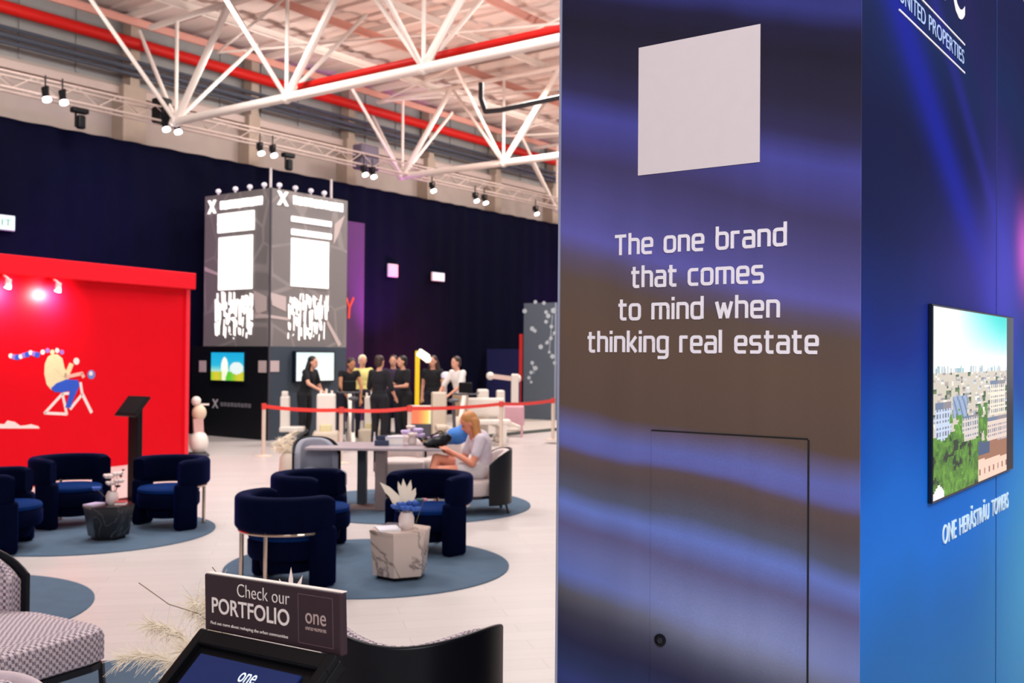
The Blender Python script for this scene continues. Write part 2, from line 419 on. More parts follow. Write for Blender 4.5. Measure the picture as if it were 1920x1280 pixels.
text('EXIT', 'lettering', mat('sign_green', '4f7a66', .6, emit='4f7a66', es=.3), t, (.066, -.24, -.06), (0, 1, 0), (0, 0, 1), .48, .12)
# colour washes on the drape (stage lamps of the gym stand)
spot('purple_wash', G(18.6, 16.4, 1.2), G(18.9, 18.4, 4.0), 1000, 62, (.75, .12, .9), 1, .1)
spot('red_wash', G(19.4, 16.2, .5), G(19.9, 18.4, 2.0), 1300, 85, (1, .1, .16), 1, .1)
spot('purple_wash', G(27.5, 15.5, .6), G(27.5, 18.4, 3), 1300, 66, (.75, .06, .7), 1, .1)
spot('blue_wash', G(11, 15.8, 4.9), G(11, 18.4, 4.4), 160, 90, (.15, .2, 1), 1, .1)
spot('purple_wash', G(8.6, 16.6, 2.4), G(10.4, 18.4, 3.0), 380, 90, (.8, .12, .8), 1, .1)
# cast red letter seen right of the tower
P = on_b(655, 575, 18.3)
# ------------------------------------------------------------------ printed display pillar (right foreground)
C = at(1613, 640, 2.1); C.z = 0
PW, PD, PH = .7496, 2.25, 3.0
pil = thing('display_pillar', 'large blue and brown printed display pillar with white slogan and access door', 'display pillar', C, GR)
PILM = Matrix.Translation(C) @ Matrix.Rotation(GR, 4, 'Z'); PILI = PILM.inverted()
def ff(px, py):  # a pixel on the front face -> pillar coordinates
    return PILI @ pl(px, py, C, A)
def sf(px, py):
    return PILI @ pl(px, py, C, -B)
def print_front():
    m = bpy.data.materials.new('printed_streaks_reflection_front'); m.use_nodes = True; t = NT(m); b = t.bsdf
    sx = t.n('ShaderNodeSeparateXYZ'); t.l(t.coord(), sx.inputs[0])
    u = t.math('MULTIPLY_ADD', sx.outputs[0], 1/PW, 1.0); v = sx.outputs[2]
    mr = t.n('ShaderNodeMapRange', interpolation_type='SMOOTHSTEP'); t.l(v, mr.inputs[0])
    mr.inputs[1].default_value = 1.5; mr.inputs[2].default_value = 2.0; mr.inputs[3].default_value = .09; mr.inputs[4].default_value = .235
    ms = t.n('ShaderNodeMapRange', interpolation_type='SMOOTHSTEP'); t.l(v, ms.inputs[0])
    ms.inputs[1].default_value = 1.22; ms.inputs[2].default_value = 1.46; ms.inputs[3].default_value = .035; ms.inputs[4].default_value = 0
    tt = t.math('MULTIPLY_ADD', u, t.math('ADD', mr.outputs[0], ms.outputs[0]), v)
    tt = t.math('ADD', tt, t.math('MULTIPLY', t.math('SUBTRACT', t.noise(2.6, 2), .5), .06))
    tab = [(.90, '1c2858'), (.955, '233478'), (1.0, '22305f'), (1.057, '24264a'), (1.124, '38384a'), (1.171, '545258'), (1.218, '4c64bc'), (1.272, '5864a8'),
           (1.333, '5a5688'), (1.387, '5672cc'), (1.427, '545a74'), (1.474, '584e54'), (1.514, '604f50'), (1.535, '565cae'), (1.565, '5660b4'), (1.60, '605a86'), (1.635, '5f4c43'),
           (1.84, '644f42'), (1.955, '604f48'), (2.01, '5c5170'), (2.06, '5450ac'), (2.11, '4e4a98'), (2.19, '443f7e'), (2.25, '3f386a'), (2.37, '3a3a9c'),
           (2.43, '302c58'), (2.50, '2a2540'), (2.60, '231f34'), (2.655, '221e40'), (2.70, '242a80'), (2.80, '22286c')]
    c = t.ramp(t.math('MULTIPLY_ADD', tt, 1/1.9, -.9/1.9), [((p-.9)/1.9, lin(q)) for p, q in tab])
    du = t.math('ADD', u, -.68); dt = t.math('MULTIPLY', t.math('ADD', tt, -1.215), 5.5)  # lavender patch: a soft reflection painted into the print's colour
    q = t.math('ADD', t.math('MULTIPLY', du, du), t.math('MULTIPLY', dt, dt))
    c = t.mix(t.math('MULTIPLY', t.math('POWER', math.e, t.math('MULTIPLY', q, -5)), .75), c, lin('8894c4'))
    mp = t.n('ShaderNodeMapping'); mp.inputs['Scale'].default_value = (90, 90, 260); t.l(t.coord(), mp.inputs[0])
    g = t.noise(3, 2, mp.outputs[0])
    mp2 = t.n('ShaderNodeMapping'); mp2.inputs['Scale'].default_value = (14, 1, .25); t.l(t.coord(), mp2.inputs[0])
    g2 = t.noise(1, 2, mp2.outputs[0])
    hs = t.n('ShaderNodeHueSaturation'); hs.inputs['Saturation'].default_value = .9; t.l(c, hs.inputs['Color'])
    t.l(t.math('ADD', t.math('ADD', t.math('MULTIPLY', g, .34), t.math('MULTIPLY', g2, .22)), .72), hs.inputs['Value'])
    t.l(hs.outputs[0], b.inputs['Base Color']); b.inputs['Roughness'].default_value = .45; b.inputs['Specular IOR Level'].default_value = .12
    return m
def print_side():
    m = bpy.data.materials.new('printed_streaks_side'); m.use_nodes = True; t = NT(m); b = t.bsdf
    sx = t.n('ShaderNodeSeparateXYZ'); t.l(t.coord(), sx.inputs[0]); s, z = sx.outputs[1], sx.outputs[2]
    nz = t.math('MULTIPLY', t.math('SUBTRACT', t.noise(1.6, 2), .5), .35)
    zz = t.math('ADD', z, nz)
    tab = [(.9, '1a6cb0'), (1.07, '1a6ab8'), (1.27, '1670d4'), (1.42, '1468cc'), (1.55, '0c50b0'), (1.75, '0c2a86'), (1.9, '0c2062'), (2.05, '061446'), (2.3, '04103c'), (2.55, '04204e'), (2.8, '0a1644')]
    c = t.ramp(t.math('MULTIPLY_ADD', zz, 1/1.9, -.9/1.9), [((p-.9)/1.9, lin(q)) for p, q in tab])
    def gauss(x, w, k):   # k*exp(-(x/w)^2)
        q = t.math('MULTIPLY', t.math('MULTIPLY', x, x), -1/(w*w)); return t.math('MULTIPLY', t.math('POWER', math.e, q), k)
    def lineq(slope, c0): return t.math('ADD', t.math('MULTIPLY_ADD', s, slope, c0), z)
    sx1 = lineq(.62, -2.72)
    c = t.mix(gauss(sx1, .10, .85), c, lin('0c1c94'))
    c = t.mix(gauss(lineq(.62, -3.02), .05, .5), c, lin('20228c'))
    c = t.mix(gauss(lineq(.7, -3.4), .12, .55), c, lin('1a1650'))
    fade = gauss(t.math('ADD', s, -1.1), .5, .55)
    c = t.mix(t.math('MULTIPLY', fade, gauss(t.math('ADD', z, -1.98), .16, 1)), c, lin('3c3296'))
    def blob(s0, z0, r, k):
        a = t.math('ADD', s, -s0); q = t.math('ADD', z, -z0)
        d = t.math('ADD', t.math('MULTIPLY', a, a), t.math('MULTIPLY', q, q))
        return t.math('MULTIPLY', t.math('POWER', math.e, t.math('MULTIPLY', d, -1/(r*r))), k)
    c = t.mix(blob(1.46, 2.0, .30, .85), c, lin('4c46c4'))
    c = t.mix(blob(1.80, 2.12, .13, .95), c, lin('c45cc8'))
    c = t.mix(blob(1.9, .98, .55, .85), c, lin('4aa4d6'))
    c = t.mix(blob(.1, .95, .3, .5), c, lin('2060a0'))
    t.l(c, b.inputs['Base Color']); b.inputs['Roughness'].default_value = .5; b.inputs['Specular IOR Level'].default_value = .06
    return m
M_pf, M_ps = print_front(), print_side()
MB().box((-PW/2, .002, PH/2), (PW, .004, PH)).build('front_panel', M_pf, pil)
MB().box((-.02, .004+(PD-.004)/2, PH/2), (.04, PD-.004, PH)).build('side_panel', M_ps, pil)
M_dk = mat('dark_panel', '14161f', .6)
MB().box((-PW+.02, .04+(PD-.04)/2, PH/2), (.04, PD-.04, PH)).build('back_panel', M_dk, pil)
MB().box((-PW/2, PD-.02, PH/2), (PW-.08, .04, PH)).box((-PW/2, PD/2, PH-.02), (PW-.08, PD-.1, .04)).build('rear_panel', M_dk, pil)
MB().box((-PW-.0015, .012, PH/2), (.006, .03, PH)).build('edge_trim', mat('pale_edge', '9296b0', .4), pil)
MB().box((.0008, 1.335, PH/2), (.002, .002, PH)).build('seam', mat('seam_blue', '1a3670', .6), pil)
# access door: panel flush in the front, dark gap on two sides, lock
p0, p1, p2 = ff(1222, 806), ff(1515, 826), ff(1516, 1280)
zt = (p0.z+p1.z)/2; xl, xr = p0.x, p1.x
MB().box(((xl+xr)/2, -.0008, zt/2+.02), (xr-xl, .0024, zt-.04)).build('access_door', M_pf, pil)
gp = MB().box(((xl+xr)/2, -.001, zt+.0015), (xr-xl, .003, .0036)).box((xr+.0015, -.001, zt/2), (.0036, .003, zt))
gp.build('door_gap', mat('door_gap_black', '0a0a12', .8), pil)
k = ff(1239, 1199)
lk = MB().lathe([(.0145, 0), (.0145, .004), (.0105, .005), (.0105, .0025)], n=24)
o = lk.build('lock', mat('dark_lock', '16161e', .35, .6), pil, True); o.location = (k.x, -.002, k.z); o.rotation_euler = (PI/2, 0, 0)
o2 = MB().lathe([(.0075, 0), (.0075, .0045), (.0068, .005)], n=20).box((0, 0, .005), (.002, .008, .001)).build('lock_barrel', mat('lock_barrel', '3a3a46', .3, .8), o, True)
# white sticker (its printed code is left off)
q = [ff(1198, 90), ff(1427, 45), ff(1424, 303), ff(1197, 330)]
x0, x1 = (q[0].x+q[3].x)/2, (q[1].x+q[2].x)/2; z1, z0 = (q[0].z+q[1].z)/2, (q[2].z+q[3].z)/2
MB().box(((x0+x1)/2, -.001, (z0+z1)/2), (x1-x0, .0016, z1-z0)).build('white_sticker', mat('white_sticker', 'd9cfd4', .6, var=.03), pil)
M_let = mat('white_lettering', 'ece8f2', .5, var=0)
for s_, L, R in (('The one brand', (1152, 481), (1476, 459)), ('that comes', (1184, 540), (1433, 530)), ('to mind when', (1160, 601), (1463, 595)), ('thinking real estate', (1102, 662), (1536, 661))):
    l_, r_ = ff(*L), ff(*R)
    stroke_text(s_, 'slogan_line', M_let, pil, (l_.x+.004, -.0002, (l_.z+r_.z)/2+.003), r_.x-l_.x-.008, .0335, .0076)
# side face: logo, lines, caption
def bar_s(P, Q, h=.0045):
    z = (P.z+Q.z)/2; return ((.0012, (P.y+Q.y)/2, z), (.0024, Q.y-P.y, h))
ln = MB()
b1 = (sf(1685, 22), sf(1808, 134)); b2 = (sf(1685, -44), sf(1808, 83))
ln.box(*bar_s(*b1)); ln.box(*bar_s(*b2)); ln.build('logo_rule', M_let, pil)
zb = (b1[0].z+b1[1].z)/2; zt2 = (b2[0].z+b2[1].z)/2; gap = zt2-zb
LW = b1[1].y-b1[0].y-.01
text('UNITED', 'logo_lettering', mat('logo_blue_white', 'a9c2ee', .5, var=0), pil, (.0008, b1[0].y, zb+gap*.27), (0, 1, 0), (0, 0, 1), LW*.36, gap*.5)
text('PROPERTIES', 'logo_lettering', mat('logo_blue_white', 'a9c2ee', .5, var=0), pil, (.0008, b1[0].y+LW*.41, zb+gap*.27), (0, 1, 0), (0, 0, 1), LW*.59, gap*.5)
text('one', 'logo_lettering', M_let, pil, (.0008, b1[0].y+.02, zt2+.05), (0, 1, 0), (0, 0, 1), (b1[1].y-b1[0].y)*.97, .27, bold=-.02)
c0, c1 = sf(1766, 1010), sf(1889, 959)
M_let3 = mat('raised_white_lettering', 'cfeaf6', .4, var=0, emit='cfeaf6', es=.12)
CW = c1.y-c0.y
for w_, f0, f1, h_ in (('ONE', 0, .17, .05), ('HER\u0102STR\u0102U', .215, .655, .064), ('TOWERS', .70, 1, .05)):
    text(w_, 'caption_lettering', M_let3, pil, (.0008, c0.y+CW*f0, (c0.z+c1.z)/2), (0, 1, 0), (0, 0, 1), CW*(f1-f0), h_, extrude=.003)
# TV on the side face
ta, tb = sf(1740, 569), sf(1893, 600); tz1 = sf(1740, 569).z; tz0 = sf(1741, 943).z
TVL, TVH = tb.y-ta.y, tz1-tz0
tv = thing('television', 'wall mounted television showing an aerial city view on the pillar side', 'television', PILM @ Vector((0, ta.y, tz0)), GR)
tvb = MB().box((.006, TVL/2, TVH/2), (.012, TVL, TVH), bev=.002).build('bezel', mat('tv_black', '0c1424', .25, var=0), tv)
def pixmesh(name, parent, W, H, fn, O, X, Z, es, nrm):
    """a lit screen: its picture is a grid of coloured cells"""
    me = bpy.data.meshes.new(name); vs, fs, cs = [], [], []
    O, X, Z = Vector(O), Vector(X), Vector(Z)
    for j in range(H+1):
        for i in range(W+1): vs.append(O + X*(i/W) + Z*(j/H))
    for j in range(H):
        for i in range(W):
            fs.append((j*(W+1)+i, j*(W+1)+i+1, (j+1)*(W+1)+i+1, (j+1)*(W+1)+i)); cs.append(lin(fn((i+.5)/W, (j+.5)/H)))
    me.from_pydata(vs, [], fs); at_ = me.color_attributes.new('picture', 'FLOAT_COLOR', 'CORNER')
    for p, c in zip(me.polygons, cs):
        for li in p.loop_indices: at_.data[li].color = c
    m = bpy.data.materials.new(name+'_screen'); m.use_nodes = True; t = NT(m)
    v = t.n('ShaderNodeVertexColor'); v.layer_name = 'picture'
    t.bsdf.inputs['Base Color'].default_value = (.01, .01, .01, 1); t.bsdf.inputs['Roughness'].default_value = .3
    t.l(v.outputs[0], t.bsdf.inputs['Emission Color']); t.bsdf.inputs['Emission Strength'].default_value = es
    me.materials.append(m); o = bpy.data.objects.new(name, me); COL.objects.link(o); o.parent = parent; return o
rc = random.Random(3)
BL = []
for i in range(46):      # skyline, then rows of blocks, then the near houses: (u0, u1, v0, v1, wall, windows)
    u = rc.random(); h = rc.uniform(.008, .03)*(4.0 if .2 < u < .34 and rc.random() < .3 else 1); BL.append((u, u+rc.uniform(.006, .025), .655, .662+h, rc.choice([(176, 196, 204), (150, 186, 192), (196, 194, 196)]), 0))
rows = []
for i in range(230):
    v = rc.uniform(.40, .66); k = (.70-v)*3; rows.append((v, rc.uniform(-.05, 1), rc.uniform(.012, .05)*(.6+k), rc.uniform(.012, .03)*(.6+k)))
for v, u, wv, hv in sorted(rows, reverse=True):
    BL.append((u, u+wv, v-hv, v, rc.choice([(236, 226, 208), (214, 200, 188), (206, 212, 218), (244, 236, 224), (92, 122, 70), (176, 160, 150), (70, 104, 60)]), 3))
BL += [(.02, .20, .28, .50, (196, 210, 232), 1), (.22, .40, .40, .52, (150, 170, 200), 2), (.33, .55, .27, .41, (216, 206, 200), 1), (.73, .97, .38, .60, (240, 228, 206), 1), (.68, 1.0, .20, .37, (228, 206, 194), 1)]
def hsh(i, j): return (math.sin(i*127.1+j*311.7)*43758.5453) % 1
def vno(x, y):
    i, j = math.floor(x), math.floor(y); fx, fy = x-i, y-j; fx, fy = fx*fx*(3-2*fx), fy*fy*(3-2*fy)
    return (hsh(i, j)*(1-fx)+hsh(i+1, j)*fx)*(1-fy)+(hsh(i, j+1)*(1-fx)+hsh(i+1, j+1)*fx)*fy
def city(u, v):
    if v > .655:
        k = (v-.655)/.345; c = [250-8*k, 252-4*k, 250-2*k]
        g = max(0, min(1, (u-.25)*1.5))*max(0, k-.2)*1.35; g = min(1, g); c = [c[0]*(1-g)+20*g, c[1]*(1-g)+212*g, c[2]*(1-g)+204*g]
    else: c = [206, 196, 180]
    for (a, b, z0, z1, wc, win) in BL:
        if a <= u <= b and z0 <= v <= z1:
            c = list(wc); f = (v-z0)/(z1-z0)
            if win == 3 and f > .62: c = [c[0]*.72, c[1]*.74, c[2]*.8]
            if win == 1:
                if f > .86: c = [104, 122, 152] if u < (a+b)/2 else [138, 132, 140]
                elif int((u-a)*64) % 2 == 1 and int((v-z0)*64) % 2 == 1: c = [118, 124, 146]
            if win == 2 and int((u-a)*50+(v-z0)*30) % 3 == 0: c = [104, 128, 166]
    n = vno(u*16, v*20)*.6+vno(u*41, v*47)*.4
    tree = (v < .27+.09*vno(u*9, 3) and u < .60 and not (.36 < u < .52 and v > .26)) or (.555 < u < .69 and v < .47 and n > .34) or (v < .45 and .18 < u < .34 and n > .62)
    if tree:
        k = n*.55+.45*vno(u*70, v*55); c = [22+104*k, 62+128*k, 16+42*k]
        if n < .33: c = [20, 46, 26]
    if u > .55 and v < .235-(u-.55)*.05:
        c = [238, 204, 184] if v < .13-(u-.55)*.05 else ([64, 86, 122] if u < .72 and v > .15 else [156, 108, 84])
        if v < .09 and .03 < v < .07 and int(u*58) % 4 == 1: c = [140, 96, 88]
    if u < .12 and v < .075-abs(u-.06)*.7: c = [240, 240, 240]
    return c
pixmesh('screen', tvb, 150, 84, city, (.0125, TVL*.004, TVH*.012), (0, TVL*.885, 0), (0, 0, TVH*.976), 1.1, None)
# ------------------------------------------------------------------ red stand wall at the left
RD = math.radians(27)
rc_ = fl(351, 858)
red = thing('stand_wall', 'glossy red exhibition stand wall with a printed cyclist at the left', 'stand wall', rc_, -RD)
RI = (Matrix.Translation(rc_) @ Matrix.Rotation(-RD, 4, 'Z')).inverted()
rn = Vector((math.cos(RD), -math.sin(RD), 0))
def rw(px, py): return RI @ pl(px, py, rc_, rn)
M_redw = mat('red_vinyl', 'd80419', .45, var=.03, vs=2, spec=.1)
RT, RF = rw(357, 513).z, rw(357, 543).z
MB().box((-.15, -5, RF/2), (.3, 10, RF)).build('wall_panel', M_redw, red)
MB().box((-.08, -5, (RT+RF)/2), (.46, 10, RT-RF), bev=.01).build('fascia', mat('red_fascia_lit', 'e01426', .45, var=.02, spec=.15), red)  # fascia in a lighter red: light from above put into its colour
MB().box((.012, -.04, RF/2), (.024, .08, RF)).build('edge_trim', mat('pale_red_trim', 'ea2234', .4, var=.02), red)
M_cream, M_den, M_wh, M_vio, M_skin2 = mat('print_cream', 'e3d3a4', .5, var=.1), mat('print_blue', '1f4fc0', .5, var=.08), mat('print_white', 'f0dcd6', .5), mat('print_violet', '9a6cc0', .5), mat('print_pink', 'f0b0a0', .5)
def mural(name, m, pts, lift=.002):
    q = [rw(*p) for p in pts]
    for p in q: p.x = 0
    return decal(name, m, red, q, (lift, 0, 0))
def stroke(name, m, pts, wpx, lift=.0025):
    mb = MB()
    for p, q in zip(pts, pts[1:]):
        P, Q = rw(*p), rw(*q); P.x = Q.x = 0; d = (Q-P).normalized(); n = Vector((0, -d.z, d.y))*(wpx/2*16/FPX)
        e = d*(wpx*.3*16/FPX)
        mb.prism([P-e-n, Q+e-n, Q+e+n, P-e+n], (lift, 0, 0))
    return mb.build(name, m, red)
mural('mural_jacket', M_cream, [(98, 664), (90, 668), (84, 682), (83, 700), (87, 720), (96, 731), (110, 722), (128, 712), (130, 704), (121, 690), (117, 672), (108, 664)])
stroke('mural_sleeve', M_cream, [(108, 690), (124, 706), (133, 684)], 9, .004)
stroke('mural_arm', M_skin2, [(126, 706), (153, 700), (156, 706)], 6, .005)
mural('mural_trousers', M_den, [(95, 728), (106, 718), (124, 711), (146, 712), (149, 722), (140, 742), (132, 764), (122, 764), (128, 745), (131, 732), (118, 735), (103, 735)], .005)
stroke('mural_frame', M_wh, [(117, 738), (84, 774), (125, 776), (117, 738), (128, 737)], 5)
stroke('mural_frame', M_wh, [(132, 766), (154, 739), (151, 718)], 5)
stroke('mural_frame', M_wh, [(154, 738), (171, 772)], 6)
def disc(px, py, rpx, name, m, lift=.004):
    c = rw(px, py); r = rpx*16/FPX
    return decal(name, m, red, [(0, c.y+r*math.cos(2*PI*k/20), c.z+r*math.sin(2*PI*k/20)) for k in range(20)], (lift, 0, 0))
disc(143, 677, 6, 'mural_hand', M_wh); disc(171, 702, 8, 'mural_wheel', mat('print_bluegrey', '5f7fc4', .5)); disc(170, 700, 4, 'mural_wheel_hub', M_wh, .006)
for k in range(9):
    disc(20+k*6.2, 664+2.6*math.sin(k*.9)+(3 if k < 6 else -1), 4.0+(k % 3)*.4, 'mural_scarf', (M_wh, M_vio, M_den)[k % 3], .003+.0003*k)
for k in range(5): disc(80+k*9, 660-(k % 2)*3, 4.2, 'mural_scarf', (M_wh, M_vio, M_cream)[k % 3], .0022+.0003*k)
mural('mural_cloud', M_wh, [(-30, 803), (74, 803), (72, 799), (58, 795), (48, 797), (38, 798), (28, 791), (14, 788), (8, 795), (-30, 792)])
for i, (px, py) in enumerate(((92, 519), (-2, 508))):
    p = rw(px, py); z = RF-.02
    sp = thing('wall_lamp', ('small lamp under the red fascia above the printed cyclist', 'small lamp under the red fascia cut by the left edge of the photo')[i], 'lamp', red.matrix_basis @ Vector((.0, p.y, z)) if False else (Matrix.Translation(rc_) @ Matrix.Rotation(-RD, 4, 'Z')) @ Vector((0, p.y, z)), -RD, 'lamps on the red stand wall')
    MB().tube((.1, 0, 0), (.2, 0, -.05), .015).tube((.2, 0, -.05), (.18, 0, -.16), .038, .045, 14).build('lamp_head', mat('lamp_white', 'e8e0e0', .4), sp, True)
    MB().tube((.18, 0, -.16), (.176, 0, -.17), .042, .042, 14).build('lens', M_lampglow, sp.children[0], True)
    W2 = Matrix.Translation(rc_) @ Matrix.Rotation(-RD, 4, 'Z')
    spot('wall_lamp_light', W2 @ Vector((.24, p.y, z-.2)), W2 @ Vector((-.1, p.y, z-.3)), 170, 150, (1, .96, .93), 1, .05)

# ------------------------------------------------------------------ square tower with lit panels
T = at(505, 640, 20.1); T.z = 0
tw = thing('exhibition_tower', 'tall square grey and black exhibition tower with glowing white panels', 'tower', T, GR)
TI = (Matrix.Translation(T) @ Matrix.Rotation(GR, 4, 'Z')).inverted()
def tl(px, py): return TI @ pl(px, py, T, A)
def tr(px, py): return TI @ pl(px, py, T, -B)
TW = 2.1; TZ = tl(505, 352).z; TS = 1.87
def marble_grey(name, base, vein):
    m = bpy.data.materials.new(name); m.use_nodes = True; t = NT(m)
    w_ = t.n('ShaderNodeTexVoronoi', feature='DISTANCE_TO_EDGE'); w_.inputs['Scale'].default_value = 1.15; t.l(t.coord(), w_.inputs['Vector'])
    r = t.ramp(w_.outputs['Distance'], [(0, lin(vein)), (.018, lin(vein)), (.04, lin(base))])
    c = t.mix(t.math('MULTIPLY', t.noise(1.3, 2), 1), lin(base), r)
    t.l(c, t.bsdf.inputs['Base Color']); t.bsdf.inputs['Roughness'].default_value = .5
    return m
M_tu = marble_grey('tower_print', '7c7676', 'a39a99')
M_tb = mat('tower_black', '0e0f16', .5, var=.08, spec=.25); M_tb2 = mat('tower_blue_black', '3a4552', .5, var=.06)
MB().box((-TW/2, TW/2, (TZ+TS)/2), (TW, TW, TZ-TS)).build('upper_cladding', M_tu, tw)
MB().box((-TW/2-.2, .01, TS/2), (TW+.4, .02, TS)).build('black_front', M_tb, tw)
MB().box((-.01, .02+(TW-.02)/2, TS/2), (.02, TW-.02, TS)).build('blue_black_side', M_tb2, tw)
MB().box((-TW/2-.01, TW/2, TS/2-.02), (TW-.06, TW-.06, TS-.04)).build('core', M_tb, tw)
MB().box((.005, -.003, TZ/2), (.03, .03, TZ)).build('corner_post', mat('corner_dark', '4a4650', .5), tw)
M_lit = mat('lit_panel', 'ffffff', .5, emit='fff8f2', es=1.35, var=0); M_litw = mat('lit_lettering', 'ffffff', .5, emit='fff6ee', es=1.15, var=0)
def face(fn, pts, name, m, d, left):
    q = [fn(*p) for p in pts]
    for p in q:
        if left: p.y = 0
        else: p.x = 0
    return decal(name, m, tw, q, (0, -d, 0) if left else (d, 0, 0))
def rect(fn, x0, y0, x1, y1, name, m, d, left):
    a, b = fn(x0, y0), fn(x1, y1)
    if left: q = [(a.x, 0, a.z), (b.x, 0, a.z), (b.x, 0, b.z), (a.x, 0, b.z)]
    else: q = [(0, a.y, a.z), (0, b.y, a.z), (0, b.y, b.z), (0, a.y, b.z)]
    return decal(name, m, tw, q, (0, -d, 0) if left else (d, 0, 0))
rg = random.Random(5)
for left, fn, pn, st, logo, art in ((True, tl, (412, 446, 473, 541), (410, 402, 477, 431), (391, 378, 495, 372), (404, 547, 474, 637)),
                                    (False, tr, (546, 446, 614, 541), (546, 405, 620, 450), (519, 372, 645, 380), (540, 547, 616, 640))):
    rect(fn, *pn, 'lit_panel', M_lit, .03, left)
    y0, y1 = st[1], st[3]
    for k in range(2): rect(fn, st[0], y0+k*(y1-y0)*.53, st[2], y0+k*(y1-y0)*.53+.45*(y1-y0), 'lit_strip', M_lit, .03, left)
    # lettering row: a cross mark and blurred wide letters
    a, b = fn(logo[0], 398-(7 if not left else 0)), fn(logo[2], 398-(7 if not left else 0))
    ax = (lambda v: v.x) if left else (lambda v: v.y)
    u0, u1 = ax(a), ax(b); z0 = (a.z+b.z)/2+(.04 if left else -.02); wd = u1-u0
    O = (u0, -.002, z0) if left else (.002, u0, z0); X = (1, 0, 0) if left else (0, 1, 0)
    text('X', 'logo_mark', M_litw, tw, O, X, (0, 0, 1), wd*.15, .27, extrude=.03, bold=.03)
    mb = MB()
    for k in range(10):
        uu = u0+wd*(.23+.077*k); ww = wd*.05
        zz = z0+.05
        segs = [(0, 0, ww*.3, .17), (ww*.7, 0, ww*.3, .17)] + ([(0, .13, ww, .04)] if k % 3 != 1 else [(0, 0, ww, .04)]) + ([(0, .065, ww, .04)] if k % 2 else [])
        for (su, sz, sw, sh) in segs:
            c = (uu+su+sw/2, zz+sz+sh/2)
            mb.box((c[0], -.012, c[1]) if left else (.012, c[0], c[1]), (sw, .024, sh) if left else (.024, sw, sh))
    mb.build('logo_letters', M_litw, tw)
    mb = MB()
    a, b = fn(art[0], art[1]), fn(art[2], art[3]); u0, u1 = ax(a), ax(b); z1, z0 = a.z, b.z
    n = 24
    for k in range(n):
        uc = u0+(u1-u0)*(k+.5)/n; ztop = z1-rg.uniform(0, .25); zbot = z0+rg.uniform(0, .75)*(1.2 if k % 3 else .15); ww = (u1-u0)/n*rg.uniform(.25, .85)
        zz = ztop
        while zz > zbot:
            h = rg.uniform(.12, .5); sl = rg.uniform(-.05, .05)
            P = [(uc-ww/2, zz), (uc+ww/2+sl, zz-.03), (uc+ww/2*rg.uniform(.4, 1.2)+sl, max(zz-h, zbot)), (uc-ww/2+sl*.5, max(zz-h, zbot)+.02)]
            mb.prism([(p[0], 0, p[1]) if left else (0, p[0], p[1]) for p in P], (0, -.02, 0) if left else (.02, 0, 0)); zz -= h+rg.uniform(.01, .08)
    mb.build('skyline_relief', M_litw, tw)
    for (pts) in ([(476, 545), (500, 556), (500, 582), (480, 590)], [(384, 500), (410, 512), (410, 517), (384, 508)], [(478, 586), (504, 590), (504, 596), (478, 597)]) if left else \
                 ([(506, 590), (542, 596), (542, 601), (506, 596)], [(614, 600), (640, 645), (634, 650), (612, 606)], [(627, 420), (646, 404), (634, 440), (625, 458)], [(506, 548), (536, 556), (536, 584), (510, 572)]):
        q = [fn(*p) for p in pts]
        MB().prism([(v.x, 0, v.z) if left else (0, v.y, v.z) for v in q], (0, -.008, 0) if left else (.008, 0, 0)).build('printed_shard', mat('shard_print', 'c9b8b6', .5), tw)
# lower signs
def lowlogo():
    a, b = tl(398, 764), tl(473, 764); wd = b.x-a.x
    text('X', 'logo_mark', mat('grey_logo', 'b9b4bc', .5), tw, (a.x, -.001, a.z), (1, 0, 0), (0, 0, 1), wd*.16, .18, extrude=.01, bold=.02)
    mb = MB()
    for k in range(9):
        uu = a.x+wd*(.22+.086*k); ww = wd*.055
        mb.box((uu+ww*.15, -.005, a.z+.085), (ww*.3, .01, .08)).box((uu+ww*.5, -.005, a.z+(.118 if k % 2 else .052)), (ww, .01, .02)).box((uu+ww*.85, -.005, a.z+.085), (ww*.3, .01, .08))
    mb.build('logo_letters', mat('grey_logo_dim', '7d7982', .5), tw)
lowlogo()
TWM = TI.inverted()
M_tvb = mat('tv_black', '0c1424', .25)
def tower_tv(x0, y0, x1, y1, left, label, fn2, es):
    f = tl if left else tr
    a, b = f(x0, y1), f(x1, y0)
    L = (b.x-a.x) if left else (b.y-a.y); H = b.z-a.z
    t = thing('television', label, 'television', TWM @ Vector((a.x, -.001, a.z) if left else (.001, a.y, a.z)), GR)
    if left:
        MB().box((L/2, -.03, H/2), (L+.06, .06, H+.06), bev=.008).build('bezel', M_tvb, t); pixmesh('screen', t, 48, 32, fn2, (0, -.0605, 0), (L, 0, 0), (0, 0, H), es, None)
    else:
        MB().box((.05, L/2, H/2), (.1, L+.06, H+.06), bev=.008).build('bezel', M_tvb, t); pixmesh('screen', t, 48, 32, fn2, (.1005, 0, 0), (0, L, 0), (0, 0, H), es, None)
def cas(u, v):
    c = [20+40*(1-v), 165+30*(1-v), 215]
    if v < .55: k = (.55-v)/.25; k = min(1, k); c = [c[0]*(1-k)+190*k, c[1]*(1-k)+225*k, c[2]*(1-k)+200*k]
    if v < .3: c = [150+60*math.sin(u*9), 195, 50]
    d = math.hypot((u-.42)/.1, (v-.48)/.34)
    if d < 1.05: c = [250, 246, 236]
    if math.hypot((u-.78)/.2, (v-.45)/.22) < 1: c = [225, 238, 236]
    if abs(u-.4) < .06 and v < .34: c = [240, 240, 205]
    return c
def whi(u, v): return [250-20*v, 250, 252-10*u] if not (.3 < u < .8 and .3 < v < .6) else [238, 246, 250]
tower_tv(400, 661, 462, 712, True, 'television with blue sky and green lawn on the black tower front', cas, 1.1)
tower_tv(549, 661, 620, 714, False, 'television with a near white picture on the tower side, behind a dark haired woman', whi, 1.15)
